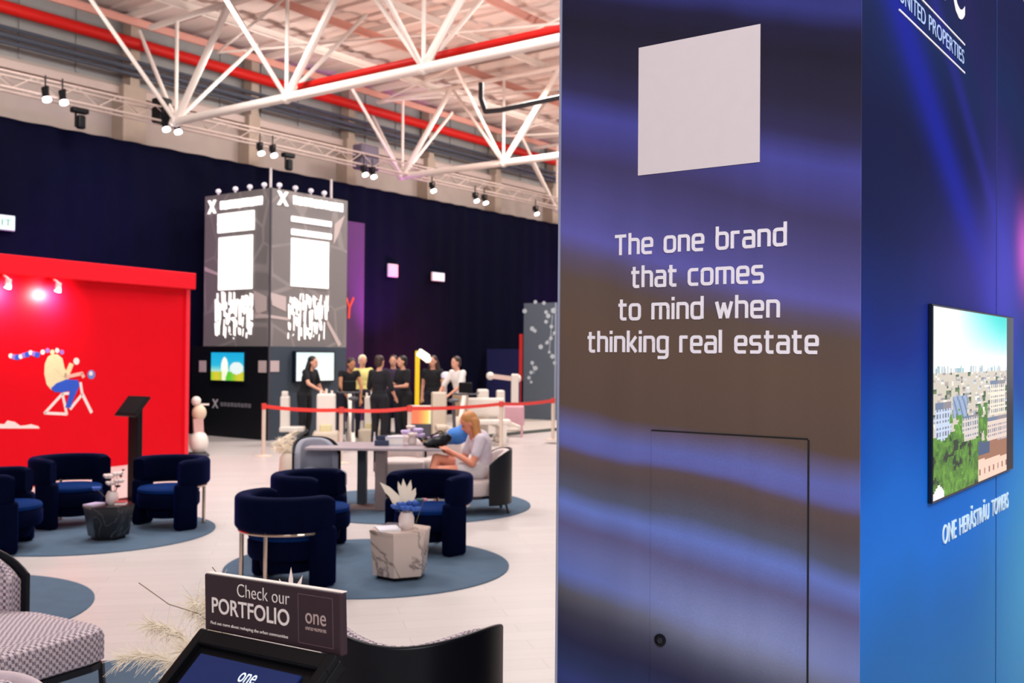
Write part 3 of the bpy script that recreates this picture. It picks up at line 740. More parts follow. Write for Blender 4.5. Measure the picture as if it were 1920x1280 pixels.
for (x0, y0, x1, y1, left, lb) in ((374, 676, 387, 697, True, 'pale square notice left of the blue sky television'), (485, 676, 500, 698, True, 'pale square notice right of the blue sky television'), (506, 676, 523, 697, False, 'pale square notice on the tower side next to the corner')):
    f = tl if left else tr; a, b = f(x0, y1), f(x1, y0); H = b.z-a.z
    L = b.x-a.x if left else b.y-a.y
    o = MB().box((L/2, -.006, H/2) if left else (.006, L/2, H/2), (L, .012, H) if left else (.012, L, H), bev=.002).build('notice', mat('pale_notice', 'c9b4b4', .6), None, loc=TWM @ Vector((a.x, -.001, a.z) if left else (.001, a.y, a.z)), rz=GR)
    tag(o, lb, 'notice', 'notices on the tower')
# small lamps standing on the tower top
for i, (px, py, left) in enumerate(((402, 362, True), (434, 360, True), (461, 356, True), (488, 352, True), (530, 352, False), (560, 358, False), (589, 364, False), (614, 369, False), (500, 352, True), (627, 371, False))):
    f = tl if left else tr; p = f(px, py); tallp = i >= 8
    lp = thing('tower_lamp', 'small white lamp standing on the top edge of the lit tower' if not tallp else 'thin white mast on the top edge of the lit tower', 'lamp', TWM @ Vector((p.x if left else -.1, .1 if left else p.y, TZ)), GR, 'small lamps on the tower top' if not tallp else 'masts on the tower top')
    if tallp: MB().tube((0, 0, 0), (0, 0, .42), .025).build('mast', mat('lamp_white', 'e8e0e0', .4), lp)
    else:
        MB().tube((0, 0, 0), (0, 0, .07), .02).build('stem', mat('lamp_white', 'e8e0e0', .4), lp)
        MB().ball((0, 0, .10), (.06, .055, .05), 12, 8).build('lamp_head', mat('lamp_head_white', 'efe8f2', .4, emit='efe8f2', es=.35), lp, True)
# banner strip between the tower and the drape, purple light put into its colour
P = on_b(664, 660, 18.1); P.z = 0
o = MB().box((0, 0, 2.5), (.03, .62, 5.0)).build('banner', mat('purple_lit_banner', '54285e', .8, var=.1, vs=2), None, loc=P, rz=GR)
tag(o, 'tall narrow purple lit banner hanging beside the right edge of the lit tower', 'banner')
P = on_b(655, 577, 17.98)
o = MB().bar((0, -.1, .24), (0, 0, 0), .02, .05).bar((0, .14, .26), (0, 0, 0), .02, .05).bar((0, 0, 0), (0, -.02, -.26), .02, .06).build('forked_sign', mat('red_orange_sign', 'd8402c', .5, emit='d8402c', es=.5), None, loc=P, rz=GR)
tag(o, 'red forked letter shaped sign fixed on the purple lit banner', 'sign')

# ------------------------------------------------------------------ grey panel tower at the right with white blossom print
K = at(1041, 640, 26.0); K.z = 0
pt = thing('panel_tower', 'slate grey display panel tower with white blossom print near the blue pillar', 'tower', K, GR)
KI = (Matrix.Translation(K) @ Matrix.Rotation(GR, 4, 'Z')).inverted()
def kl(px, py): return KI @ pl(px, py, K, A)
kz = kl(1000, 568).z
MB().box((-.5, .5, kz/2), (1.0, 1.0, kz)).build('panel', mat('slate_panel', '5b6470', .55, var=.04, vs=2), pt)
MB().box((.006, .004, kz/2), (.02, .04, kz)).build('corner_trim', mat('steel_trim', '9aa6b8', .4), pt)
for (px, py, r) in ((984, 583, 5), (1004, 566, 4), (1020, 568, 4), (1038, 582, 6), (1028, 592, 5), (1024, 603, 4), (1034, 612, 4), (998, 616, 5), (1003, 620, 4), (1040, 624, 4), (1033, 634, 4), (1026, 642, 4), (1014, 650, 5), (1036, 668, 5), (1040, 680, 4), (998, 680, 4), (1004, 690, 5), (996, 698, 4), (992, 708, 4), (996, 716, 3), (1030, 660, 3), (1024, 585, 4)):
    bl = MB()
    for q in range(5):
        a0 = q*1.257+px; c = kl(px+r*.5*math.cos(a0), py+r*.5*math.sin(a0)); rr = r*.45*26/FPX
        bl.prism([(c.x+rr*math.cos(2*PI*k/8), 0, c.z+rr*math.sin(2*PI*k/8)) for k in range(8)], (0, -.004-.0008*q, 0))
    bl.build('blossom_print', mat('white_print', 'c8d0d6', .5), pt)
for (p, q) in (((1022, 645), (1040, 624)), ((998, 680), (1002, 700)), ((1036, 590), (1030, 660))):
    a, b = kl(*p), kl(*q); MB().bar((a.x, -.002, a.z), (b.x, -.002, b.z), .004, .014).build('twig_print', mat('white_print', 'c8d0d6', .5), pt)
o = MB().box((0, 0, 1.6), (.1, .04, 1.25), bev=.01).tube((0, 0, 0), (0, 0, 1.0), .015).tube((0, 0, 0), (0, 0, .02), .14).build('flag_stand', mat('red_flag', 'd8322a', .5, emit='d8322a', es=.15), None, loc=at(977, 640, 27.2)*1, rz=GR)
o.location.z = .07
tag(o, 'narrow red flag stand just left of the slate panel tower', 'flag')
# low platform of the stand behind the ribbons
pf = thing('platform', 'low beige stand platform with dark edge in front of the slate tower', 'platform', (0, 0, 0), GR)
MB().box((-15.6, 28.5, .0325), (5.1, 25, .065)).build('top', mat('platform_carpet', 'bdb4ac', .9, var=.05), pf)
MB().box((-13.04, 28.5, .034), (.04, 25.02, .068)).box((-15.6, 15.98, .034), (5.1, .04, .068)).build('edge', mat('platform_edge', '5b6660', .6), pf)
# dark blue backdrop board behind the arm machine
P = at(945, 640, 29.5)
o = MB().box((0, 0, .95), (1.2, .06, 1.76)).box((0, .2, .08), (1.0, .4, .03)).build('backdrop_board', mat('navy_board', '23265c', .6), None, loc=(P.x, P.y, .07), rz=GR)
tag(o, 'navy blue board standing behind the white arm machine', 'board')
# ribbon barrier
posts = []
for i, (px, yt, lb) in enumerate(((495, 757, 'pale barrier post at the left end of the red ribbon, before the black tower'), (640, 764, 'pale barrier post between the two leaning women at the machines'), (768, 761, 'pale barrier post left of the orange screen'),
                                  (940, 753, 'pale barrier post behind the seated blonde woman'), (1037, 747, 'pale barrier post at the right end beside the slate tower'))):
    yh = 664+.008*(px-960); Y = .87*FPX/(yt-yh); p = at(px, yt, Y); zb = .065 if i == 4 else 0
    t = thing('barrier_post', lb, 'barrier post', (p.x, p.y, zb), 0)
    MB().tube((0, 0, .01), (0, 0, .88-zb), .034, n=12).build('pole', mat('barrier_cream', 'dccabb', .5), t, True)
    MB().lathe([(.16, 0), (.16, .012), (.05, .03), (.02, .03)]).build('foot', mat('barrier_cream', 'dccabb', .5), t, True)
    MB().tube((0, 0, .79-zb), (0, 0, .89-zb), .042, n=12).build('ribbon_head', mat('barrier_red', 'd8463c', .5), t, True)
    posts.append(Vector((p.x, p.y, .84)))
for i, (p, q) in enumerate(zip(posts, posts[1:])):
    mb = MB(); n = 8; pts = []
    e = (q-p).normalized()*.045; p2, q2 = p+e, q-e
    for k in range(n+1):
        s = k/n; x = p2.lerp(q2, s); x.z -= .10*s*(1-s); pts.append(x)
    nn = (q-p).cross(Vector((0, 0, 1))).normalized()*.003
    mb.sweep([[x-nn+Vector((0, 0, .03)), x+nn+Vector((0, 0, .03)), x+nn-Vector((0, 0, .03)), x-nn-Vector((0, 0, .03))] for x in pts])
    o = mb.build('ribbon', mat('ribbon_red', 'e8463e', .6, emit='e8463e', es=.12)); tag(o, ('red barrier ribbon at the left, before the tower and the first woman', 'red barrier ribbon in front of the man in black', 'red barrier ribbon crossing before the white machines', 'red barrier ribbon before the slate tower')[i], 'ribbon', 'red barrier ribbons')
# ------------------------------------------------------------------ rugs
M_rug = mat('blue_grey_rug', '4a6076', 1.0, var=.12, vs=9, bump=.3, bs=120)
for x, y, r, lb in ((-1.17, 8.38, 1.16, 'round blue grey rug under the white marble side table'), (-4.1, 9.82, 1.2, 'round blue grey rug under the black marble side table'),
                    (-4.0, 6.78, 1.14, 'round blue grey rug at the left edge behind the houndstooth chair'), (-2.0, 4.6, 1.16, 'round blue grey rug under the houndstooth chair at lower left'),
                    (-1.15, 11.75, 1.38, 'round blue grey rug under the long meeting table'), (-.1, 3.0, .9, 'round blue grey rug under the black shell chair')):
    if r < 1: continue
    o = MB().lathe([(r, 0), (r, .008), (r-.008, .011), (r*.5, .011), (.01, .011)], n=72).build('rug', M_rug, None, loc=(x, y, 0)); tag(o, lb, 'rug', 'round rugs')
RZ = .011
# ------------------------------------------------------------------ navy velvet armchairs
M_navy = mat('navy_velvet', '020720', .85, var=.25, vs=14, sheen=.22, tint='0c38b0', spec=.04)
M_seat = mat('navy_velvet_highlight', '08265c', .8, var=.2, vs=14, sheen=.3, tint='1a58c0', spec=.05)  # seat in lighter blue: the velvet's highlight painted into its colour
M_chrome = mat('polished_steel', 'c9b6a6', .18, 1, var=0)
def arc_band(R, a0, a1, secf, n=28):
    """sweep section (radial, z) along an arc about the origin; angle 0 = back (-y)"""
    rings = []
    for k in range(n+1):
        a = math.radians(a0+(a1-a0)*k/n); d = Vector((math.sin(a), -math.cos(a), 0))
        rings.append([d*(R+q[0]) + Vector((0, 0, q[1])) for q in secf(k/n)])
    return rings
def navy_chair(label, loc, rz):
    t = thing('armchair', label, 'armchair', loc, rz, None)
    z0, z1 = .42, .68
    def sec(s):
        e = min(s, 1-s)*28; k = 1 if e >= 1.2 else .8+.2*e/1.2
        return [(p[0]*(.75+.25*k), (z0+z1)/2+p[1]*k) for p in rrect(.125, z1-z0, .042, 4)]
    MB().sweep(arc_band(.335, -112, 112, sec)).build('backrest', M_navy, t, True)
    sb = MB().lathe([(.22, .2), (.285, .205), (.3, .23), (.3, .33), (.285, .35)], n=36); sb.build('seat_base', M_navy, t, True)
    MB().lathe([(.28, .345), (.295, .355), (.295, .38), (.28, .395), (.2, .405), (.01, .41)], n=36).build('seat', M_seat, t, True)
    for s in (-1, 1):
        a = math.radians(100*s); d = Vector((math.sin(a), -math.cos(a), 0)); tn = Vector((-d.y, d.x, 0))
        P = d*.335; M = Matrix((d, tn, (0, 0, 1))).transposed().to_4x4(); M.translation = P
        MB().box((0, 0, .225), (.115, .22, .45), bev=.035, seg=3, M=M).build('leg', M_navy, t, True)
        a = math.radians(24*s); d = Vector((math.sin(a), -math.cos(a), 0)); P = d*.35
        MB().tube(P, P+Vector((0, 0, .44)), .016, n=10).tube(P, P+Vector((0, 0, .012)), .024, n=10).build('rear_leg', M_chrome, t, True)['label'] = 'polished steel rear leg'
    rr = MB(); pts = []
    for k in range(25):
        a = math.radians(-92+184*k/24); pts.append(Vector((math.sin(a)*.36, -math.cos(a)*.36, .41)))
    rr.path(pts, .012, 8).build('support_ring', M_chrome, t, True)
    MB().tube((0, 0, .1), (0, 0, .21), .2, .22, 24).build('under_frame', M_navy, t)
    return t
def face_rz(fx, fy): return math.atan2(fy, fx)-PI/2
c1 = navy_chair('nearest navy velvet armchair on the rug of the white marble table, seen from behind', (-1.69, 7.72, RZ), face_rz(.62, .78))
NC = 'navy velvet armchairs'
c1['group'] = NC
for x, y, fx, fy, lb in ((-1.72, 8.98, .95, -.15, 'navy velvet armchair half hidden behind the nearest one, left of the white marble table'),
                         (-.73, 9.0, -.55, -.84, 'navy velvet armchair behind the white marble table, facing its flowers'),
                         (-4.45, 8.95, .98, .25, 'navy velvet armchair cut by the left edge of the photo'),
                         (-4.42, 10.2, .9, -.45, 'navy velvet armchair before the red wall, left of the black marble table'),
                         (-3.42, 10.15, -.55, -.84, 'navy velvet armchair right of the black marble table')):
    dup(c1, (x, y, RZ), face_rz(fx, fy), lb, NC)
# ------------------------------------------------------------------ marble side tables
def marble(name, base, vein, sc_, wdt=.06):
    m = bpy.data.materials.new(name); m.use_nodes = True; t = NT(m)
    n = t.n('ShaderNodeTexNoise'); n.inputs['Scale'].default_value = sc_; n.inputs['Detail'].default_value = 5; n.inputs['Distortion'].default_value = 1.6; t.l(t.coord(), n.inputs['Vector'])
    r = t.ramp(t.math('ABSOLUTE', t.math('SUBTRACT', n.outputs['Fac'], .5)), [(0, lin(vein)), (wdt*.4, tuple((a+b)/2 for a, b in zip(lin(vein), lin(base)))), (wdt, lin(base))])
    t.l(r, t.bsdf.inputs['Base Color']); t.bsdf.inputs['Roughness'].default_value = .25; return m
def hex_table(name, label, loc, rz, m, R0, R1, H):
    t = thing(name, label, 'side table', loc, rz)
    def hx(r, z): return [(r*math.cos(PI/3*k), r*math.sin(PI/3*k), z) for k in range(6)]
    MB().sweep([hx(R0, .03), hx(R1, H-.02)]).build('body', m, t)
    MB().sweep([hx(R1+.004, H-.02), hx(R1+.004, H)]).build('table_top', m, t)
    MB().sweep([hx(R0-.03, 0), hx(R0-.03, .03)]).build('plinth', M_black, t)
    return t
wt_ = Vector((-.86, 7.93, RZ)); WH = .375
hex_table('side_table', 'faceted white marble side table with grey veins and flowers on top', wt_, .42, marble('white_marble', 'd6c0b4', '85746e', 1.7, .026), .215, .245, WH)
bt_ = Vector((-3.74, 9.45, RZ)); BH = .315
hex_table('side_table', 'faceted black marble side table with a flower vase before the red wall', bt_, .2, marble('black_marble', '121218', '4a4a50', 4, .03), .18, .225, BH)
# things on the tables
M_vase = mat('white_ceramic', 'ead9d4', .35); M_pap = mat('printed_paper', 'd9d6e0', .5); M_petal = mat('cream_petal', 'f0e2d0', .7); M_bluep = mat('blue_petal', '3a62b8', .7, var=.3); M_stem = mat('dried_stem', '6b6a4c', .8); M_lilac = mat('lilac_petal', 'c9b4dc', .7, var=.2)
def vase(label, loc, h=.1, r=.045, m=None):
    o = MB().lathe([(r*.7, 0), (r, h*.25), (r, h*.7), (r*.75, h), (r*.6, h), (r*.8, h*.7), (r*.7, h*.1)], n=20).build('vase', m or M_vase, None, True, loc=loc); return tag(o, label, 'vase')
def bouquet(label, loc, items, name='bouquet'):
    t = thing(name, label, 'flowers', loc, 0)
    st = MB()
    for (dx, dy, dz, r, m) in items: st.tube((0, 0, -.06), (dx, dy, dz), .0025, n=5)
    st.build('stems', M_stem, t)
    for (dx, dy, dz, r, m) in items:
        mb = MB(); n = 6
        for k in range(n):
            a = 2*PI*k/n; mb.ball((dx+r*.55*math.cos(a), dy+r*.55*math.sin(a), dz), (r*.55, r*.4, r*.35), 8, 6, Matrix.Rotation(a, 4, 'Z') @ Matrix.Rotation(-.5, 4, 'Y'))
        mb.ball((dx, dy, dz+.1*r), r*.35, 8, 6); mb.build('blossom', m, t, True)
    return t
def leafy(label, loc, leaves, m):
    t = thing('dried_leaf_spray', label, 'flowers', loc, 0); mb = MB()
    for (p, q, w_) in leaves:
        p, q = Vector(p), Vector(q); mid = (p+q)/2; d = (q-p); n = d.cross(Vector((0, -1, .2))).normalized()*w_; th = Vector((0, .004, 0))
        mb.prism([p, p.lerp(q, .3)+n, p.lerp(q, .7)+n*.9, q, p.lerp(q, .7)-n*.9, p.lerp(q, .3)-n], th)
    mb.build('leaf', m, t); return t
wtop = wt_.z+WH
v = vase('small white flower vase on the white marble table', wt_+Vector((.05, -.03, WH)), .13, .06)
bouquet('blue and cream bouquet in the white vase on the white marble table', wt_+Vector((.05, -.03, WH+.11)),
        [(-.03, 0, .08, .05, M_bluep), (.04, .02, .09, .055, M_bluep), (.0, -.04, .06, .05, M_bluep), (.07, -.02, .05, .045, M_bluep), (-.08, .02, .06, .045, M_bluep), (.1, .03, .11, .03, mat('green_leaf', '2f5a54', .7))])
leafy('cream dried leaves standing up from the bouquet on the white marble table', wt_+Vector((.04, -.03, WH+.12)),
      [((0, 0, .05), (-.2, 0, .24), .03), ((-.05, 0, .05), (-.14, .01, .2), .028), ((0, 0, .06), (-.02, .01, .27), .024), ((.01, 0, .08), (.04, .01, .26), .022), ((.02, 0, .06), (.08, 0, .2), .026), ((-.01, 0, .08), (-.06, 0, .25), .018)], M_petal)
bouquet('single pink flower at the right of the bouquet on the white marble table', wt_+Vector((.12, .0, WH+.1)), [(.06, .02, .12, .028, mat('pink_petal', 'c87a96', .7))])
def book(label, loc, rz, sx, sy, sz, m, cat='magazine'):
    t = thing('magazine', label, cat, loc, rz)
    MB().box((0, 0, sz/2), (sx-.006, sy-.006, sz*.7)).build('pages', mat('paper_white', 'f4eee8', .7), t)
    MB().box((0, 0, sz*.92), (sx, sy, sz*.16)).box((0, 0, sz*.08), (sx, sy, sz*.16)).build('cover', m, t); return t
book('white magazine lying at the left of the white marble table top', wt_+Vector((-.09, -.06, WH)), .3, .17, .22, .014, M_pap)
book('dark covered magazine under the bouquet on the white marble table', wt_+Vector((-.04, .11, WH)), -.2, .2, .15, .012, mat('dark_cover', '33323f', .4))
vase('small white vase on the black marble table', bt_+Vector((.03, .0, BH)), .12, .055)
bouquet('white flowers with dark buds in the vase on the black marble table', bt_+Vector((.03, 0, BH+.1)),
        [(-.03, 0, .16, .055, M_vase), (.04, .02, .18, .05, M_vase), (.07, -.02, .12, .05, M_vase), (0, -.03, .1, .05, M_vase), (.1, 0, .22, .015, M_black), (.08, 0, .16, .015, M_black), (.06, -.02, .07, .025, M_black)])
bouquet('blue flower leaning left over the black marble table', bt_+Vector((.0, -.02, BH+.1)), [(-.1, -.02, .05, .045, M_bluep)])
book('red booklet at the right edge of the black marble table', bt_+Vector((.12, -.02, BH)), .2, .1, .14, .03, mat('red_cover', 'b32a34', .5))
book('pale lilac magazine at the left edge of the black marble table', bt_+Vector((-.11, -.06, BH)), -.3, .12, .17, .014, M_lilac)

# ------------------------------------------------------------------ shell chairs
def houndstooth():
    m = bpy.data.materials.new('houndstooth_wool'); m.use_nodes = True; t = NT(m)
    mp = t.n('ShaderNodeMapping'); mp.inputs['Scale'].default_value = (1, 1, 1.0); mp.inputs['Rotation'].default_value = (0, 0, 0); mp.inputs['Location'].default_value = (.003, .004, .005); t.l(t.coord(), mp.inputs[0])
    ck = t.n('ShaderNodeTexChecker'); ck.inputs['Scale'].default_value = 62; t.l(mp.outputs[0], ck.inputs['Vector'])
    wv = t.n('ShaderNodeTexWave'); wv.inputs['Scale'].default_value = 24; wv.inputs['Distortion'].default_value = .6; t.l(t.coord(), wv.inputs['Vector'])
    f = t.math('MULTIPLY', ck.outputs['Fac'], t.math('MULTIPLY_ADD', wv.outputs['Fac'], .5, .55))
    t.l(t.mix(f, lin('d6c6cc'), lin('6a5f70')), t.bsdf.inputs['Base Color']); t.bsdf.inputs['Roughness'].default_value = .9
    return m
M_hound = houndstooth()
M_leather = mat('black_leather', '0d0f16', .36, var=.12, vs=40, bump=.05, spec=.2)
M_legb = mat('black_steel_leg', '202028', .4, .4)
M_greyw = mat('light_grey_wool', '9a9aa6', .9, var=.08, bump=.2); M_beigew = mat('beige_wool', 'd0c0bc', .9, var=.08, bump=.2)
def shell_chair(label, loc, rz, fab, z_bot=.30, z_top=.79, seat_z=.46, wid=.6, flare=.0, fr=.34, shell=None):
    t = thing('lounge_chair', label, 'chair', loc, rz)
    R = wid/2
    def topz(s):
        q = abs(2*s-1); return z_top-(q**3)*.16+flare*(q**2)
    def outer(s): return [(p[0]+.012, (z_bot+topz(s))/2+p[1]) for p in rrect(.022, topz(s)-z_bot, .01, 3)]
    def inner(s): return [(p[0]-.034, (seat_z-.06+topz(s)-.012)/2+p[1]) for p in rrect(.072, topz(s)-.012-seat_z+.06, .034, 4)]
    MB().sweep(arc_band(R, -86, 86, outer, 32)).build('shell', shell or M_leather, t, True)
    MB().sweep(arc_band(R, -80, 80, inner, 32)).build('backrest', fab, t, True)
    # seat cushion: round at the back, square rounded at the front
    out = []
    for k in range(13):
        a = PI+PI*k/12; out.append((math.cos(a)*(R-.05), math.sin(a)*(R-.05)))
    out += [(R-.02, 0.05), (R-.0, .12), (R-.0, fr-.08), (R-.03, fr-.02), (R-.1, fr), (-R+.1, fr), (-R+.03, fr-.02), (-R, fr-.08), (-R, .12), (-R+.02, .05)]
    def ring(k, z): return [(x*k, (y-.02)*k+.02, z) for x, y in out]
    MB().sweep([ring(.96, seat_z-.16), ring(1, seat_z-.145), ring(1, seat_z-.04), ring(.985, seat_z-.015), ring(.93, seat_z), ring(.5, seat_z+.012)]).build('seat', fab, t, True)
    MB().sweep([ring(.985, seat_z-.19), ring(.985, seat_z-.16)]).build('seat_frame', M_legb, t)
    for s in (-1, 1):
        MB().bar((s*(R-.03), fr-.04, seat_z-.165), (s*(R-.02), fr-.02, 0), .022, .022).build('leg', M_legb, t)
        MB().bar((s*(R-.12), -R+.1, seat_z-.165), (s*(R-.1), -R+.05, 0), .022, .022).build('leg', M_legb, t)
    return t
shell_chair('houndstooth lounge chair at lower left with its round back to the left edge', (-2.56, 4.74, RZ), face_rz(.87, -.5), M_hound, wid=.70, fr=.62)
shell_chair('houndstooth chair in the lower left corner, only its rim in view', (-1.57, 2.76, 0), face_rz(.1, -.99), M_hound, z_top=.785, shell=mat('pale_pink_wool', 'd8c6cc', .9))
shell_chair('black leather shell chair in the centre foreground seen from behind with a houndstooth inside', (-.35, 3.72, 0), face_rz(.12, .99), M_hound, z_bot=.2, z_top=.77, wid=.62, flare=.17)
shell_chair('light grey lounge chair at the left end of the meeting table', (-2.14, 11.2, RZ), face_rz(.4, -.92), M_greyw, wid=.5, z_top=.8, fr=.42)
shell_chair('black shell chair with beige seat in which the blonde woman sits', (-.32, 11.25, RZ), face_rz(-.98, -.2), M_beigew, z_bot=.1, z_top=.70, seat_z=.36, wid=.62)
shell_chair('beige lounge chair behind the meeting table, partly hidden by it', (-1.35, 12.35, RZ), face_rz(.1, -1), M_beigew, z_top=.74)
shell_chair('beige lounge chair behind the knees of the seated woman', (-.85, 12.55, RZ), face_rz(-.2, -1), M_beigew, z_top=.74)
# ------------------------------------------------------------------ meeting table
mt = thing('meeting_table', 'long grey topped meeting table with slab legs, in the middle distance', 'table', (-1.5, 11.45, 0), -.02)
MB().box((0, 0, .70), (1.5, .78, .03), bev=.008).build('table_top', mat('table_top_grey', 'a89aa0', .35), mt)
MB().box((-.22, .26, .35), (.10, .12, .67)).build('leg', mat('dark_grey_leg', '35404c', .5), mt)
MB().box((.06, -.15, .35), (.11, .2, .67)).build('leg', mat('taupe_leg', '7d6c6c', .5), mt)
MB().box((-.08, .02, .014), (.5, .4, .008)).build('foot_plate', mat('taupe_leg', '7d6c6c', .5), mt)
TZT = .716
vase('white vase with lilac flowers on the meeting table', (-1.12, 11.5, TZT), .1, .05)
bouquet('pale lilac bouquet on the meeting table', (-1.12, 11.5, TZT+.09), [(-.06, 0, .05, .07, M_lilac), (.05, .02, .07, .07, M_lilac), (0, -.04, .03, .06, M_vase), (.08, 0, .02, .06, M_lilac), (-.02, 0, .11, .05, M_vase)])
book('white boxy brochure stack on the meeting table left of the lilac flowers', (-1.32, 11.45, TZT), .1, .2, .14, .1, M_pap, 'brochures')
o = MB().box((0, 0, .03), (.16, .12, .06), bev=.008).box((0, 0, .085), (.11, .05, .05), bev=.005).build('card_terminal', mat('navy_plastic', '2a3552', .4), None, loc=(-1.45, 11.4, TZT)); tag(o, 'small dark blue card terminal on the meeting table', 'card terminal')
o = MB().lathe([(.03, 0), (.035, .05), (.032, .06), (.028, .06), (.03, .01)], n=16).build('cup', mat('amber_cup', 'c99a4a', .4), None, True, loc=(-.96, 11.42, TZT)); tag(o, 'small amber cup on the meeting table right of the lilac flowers', 'cup')
o = MB().tube((0, 0, 0), (0, 0, .1), .016, .012, 10).tube((0, 0, .1), (0, 0, .14), .008, .008, 8).build('bottle', mat('white_plastic', 'efe9ee', .4), None, loc=(-1.55, 11.5, TZT)); tag(o, 'small white bottle on the meeting table beside the card terminal', 'bottle')
bouquet('dusty violet flowers lying at the right end of the meeting table', (-.86, 11.55, TZT+.07), [(-.05, 0, 0, .05, mat('violet_petal', '9a7aa4', .7)), (.06, .02, .0, .05, M_lilac), (0, -.03, .02, .04, mat('violet_petal', '9a7aa4', .7))])
# ------------------------------------------------------------------ dark tablet lectern before the red wall
le = fl(252, 939); 
t = thing('tablet_lectern', 'tall black tablet lectern in front of the red wall', 'lectern', (le.x, le.y, 0), -.5)
d_ = le.y; zt_ = 1.75-(748-658)*d_/FPX
MB().box((0, 0, .58), (.16, .08, 1.12), bev=.01).build('pole', M_black, t); MB().box((0, 0, .01), (.42, .34, .02), bev=.004).build('base', M_black, t)
MB().box((0, -.06, zt_-.12), (.36, .03, .30), bev=.008, M=Matrix.Translation((0, 0, zt_-.12)) @ Matrix.Rotation(-.75, 4, 'X') @ Matrix.Translation((0, 0, -(zt_-.12)))).build('tablet', M_black, t)
MB().box((0, -.077, zt_-.12), (.31, .004, .24), M=Matrix.Translation((0, 0, zt_-.12)) @ Matrix.Rotation(-.75, 4, 'X') @ Matrix.Translation((0, 0, -(zt_-.12)))).build('screen', mat('dark_screen', '0c1a1e', .15), t)
# ------------------------------------------------------------------ portfolio stand in the foreground
S0 = at(384.5, 1124, 1.9); S0.z = 0
ROLLS = math.radians(2.4)
ps = thing('portfolio_stand', 'black tablet stand with a brown portfolio sign in the foreground', 'info stand', S0+Vector((math.cos(TH), -math.sin(TH), 0))*.0525, GR)
ps.rotation_euler = (0, -ROLLS, GR)
SI = (Matrix.Translation(S0) @ Matrix.Rotation(GR, 4, 'Z')).inverted()
def sl(px, py): return SI @ pl(px, py, S0, A)
za, zb2, zc, zd = sl(387, 1073+10).z, sl(643, 1110+10).z, sl(382, 1175+10).z, sl(637, 1228+10).z
SW = sl(640, 1168).x; zt1, zb1 = (za+zb2)/2, (zc+zd)/2
M_brown = mat('brown_sign', '35262c', .5, var=.05, spec=.2)
MB().box((SW/2, .008, (zt1+zb1)/2), (SW, .016, zt1-zb1), bev=.003).build('sign_board', M_brown, ps)
MB().box((SW/2, .01, zt1+.0008), (SW, .012, .0016)).build('sign_edge', mat('pale_edge_acrylic', 'e8dcd4', .3), ps)
M_sgl = mat('sign_lettering', 'e6dad6', .5, var=0); M_sgd = mat('sign_lettering_dim', 'b49c98', .5, var=0)
H_ = zt1-zb1
def stext(s, x0, x1, yb, asc, m, bold=0): text(s, 'sign_lettering', m, ps, (SW*x0, -.0002, zb1+H_*yb), (1, 0, 0), (0, 0, 1), SW*(x1-x0), H_*asc, extrude=.0006, bold=bold)
stext('Check our', .265, .655, .685, .225, M_sgl, -.012)
stext('PORTFOLIO', .062, .652, .335, .27, M_sgl, .014)
stext('Find out more about reshaping the urban communities', .05, .64, .125, .052, M_sgl)
stext('one', .765, .905, .44, .17, M_sgd)
stext('UNITED PROPERTIES', .765, .905, .33, .05, M_sgd)
fr_ = MB()
for x in (.715, .95): fr_.box((SW*x, -.0003, zb1+H_*.5), (.0012, .0006, H_*.8))
for z in (.1, .9): fr_.box((SW*.8325, -.0003, zb1+H_*z), (SW*.235, .0006, .0012))
fr_.build('sign_line', mat('sign_line', '5d4850', .5), ps)
tilt = math.radians(40); TLN = .30
Mt = Matrix.Translation((0, -.002, zb1-.004)) @ Matrix.Rotation(PI/2-(PI/2-tilt), 4, 'X')      # plate falls towards the reader
def tb(c, d, **k): return MB().box(c, d, M=Mt, **k)
tb((SW/2, -TLN/2, -.012), (SW, TLN, .024), bev=.004).build('tablet_frame', mat('stand_black', '08090d', .38, var=.1, spec=.22), ps)
tb((.012, -TLN/2, .006), (.02, TLN, .016), bev=.003).build('side_rim', mat('stand_black', '08090d', .38, var=.1, spec=.22), ps)
tb((SW-.012, -TLN/2, .006), (.02, TLN, .016), bev=.003).build('side_rim', mat('stand_black', '08090d', .38, var=.1, spec=.22), ps)
tb((SW/2, -.016, .006), (SW, .03, .014), bev=.003).build('top_rim', mat('stand_black', '08090d', .38, var=.1, spec=.22), ps)
M_tab = mat('tablet_glow', '10224e', .15, emit='1a3474', es=.28, var=.2, vs=8)
tb((SW*.48, -.15, .002), (SW*.74, .21, .004)).build('tablet_screen', M_tab, ps)
X_ = Mt.to_3x3() @ Vector((1, 0, 0)); Z_ = Mt.to_3x3() @ Vector((0, 1, 0))
def tt_(s, x, y, w_, h): text(s, 'screen_lettering', mat('screen_white', 'dbe6f2', .5, emit='dbe6f2', es=.6, var=0), ps, Mt @ Vector((x, y, .0045)), X_, Z_, w_, h, extrude=.0004)
tt_('one', SW*.48, -.080, .042, .018); tt_('UNITED PROPERTIES', SW*.46, -.094, .06, .006)
MB().box((SW/2, -.08, .54), (.09, .05, 1.08), bev=.008).build('pole', mat('stand_black', '08090d', .38, var=.1, spec=.22), ps)
o = MB().box((0, 0, 0), (.42, .36, .016), bev=.004).build('base', mat('stand_black', '08090d', .38, var=.1, spec=.22), ps); o.location = (SW/2, -.08, .0005); o.rotation_euler = (0, ROLLS, 0)
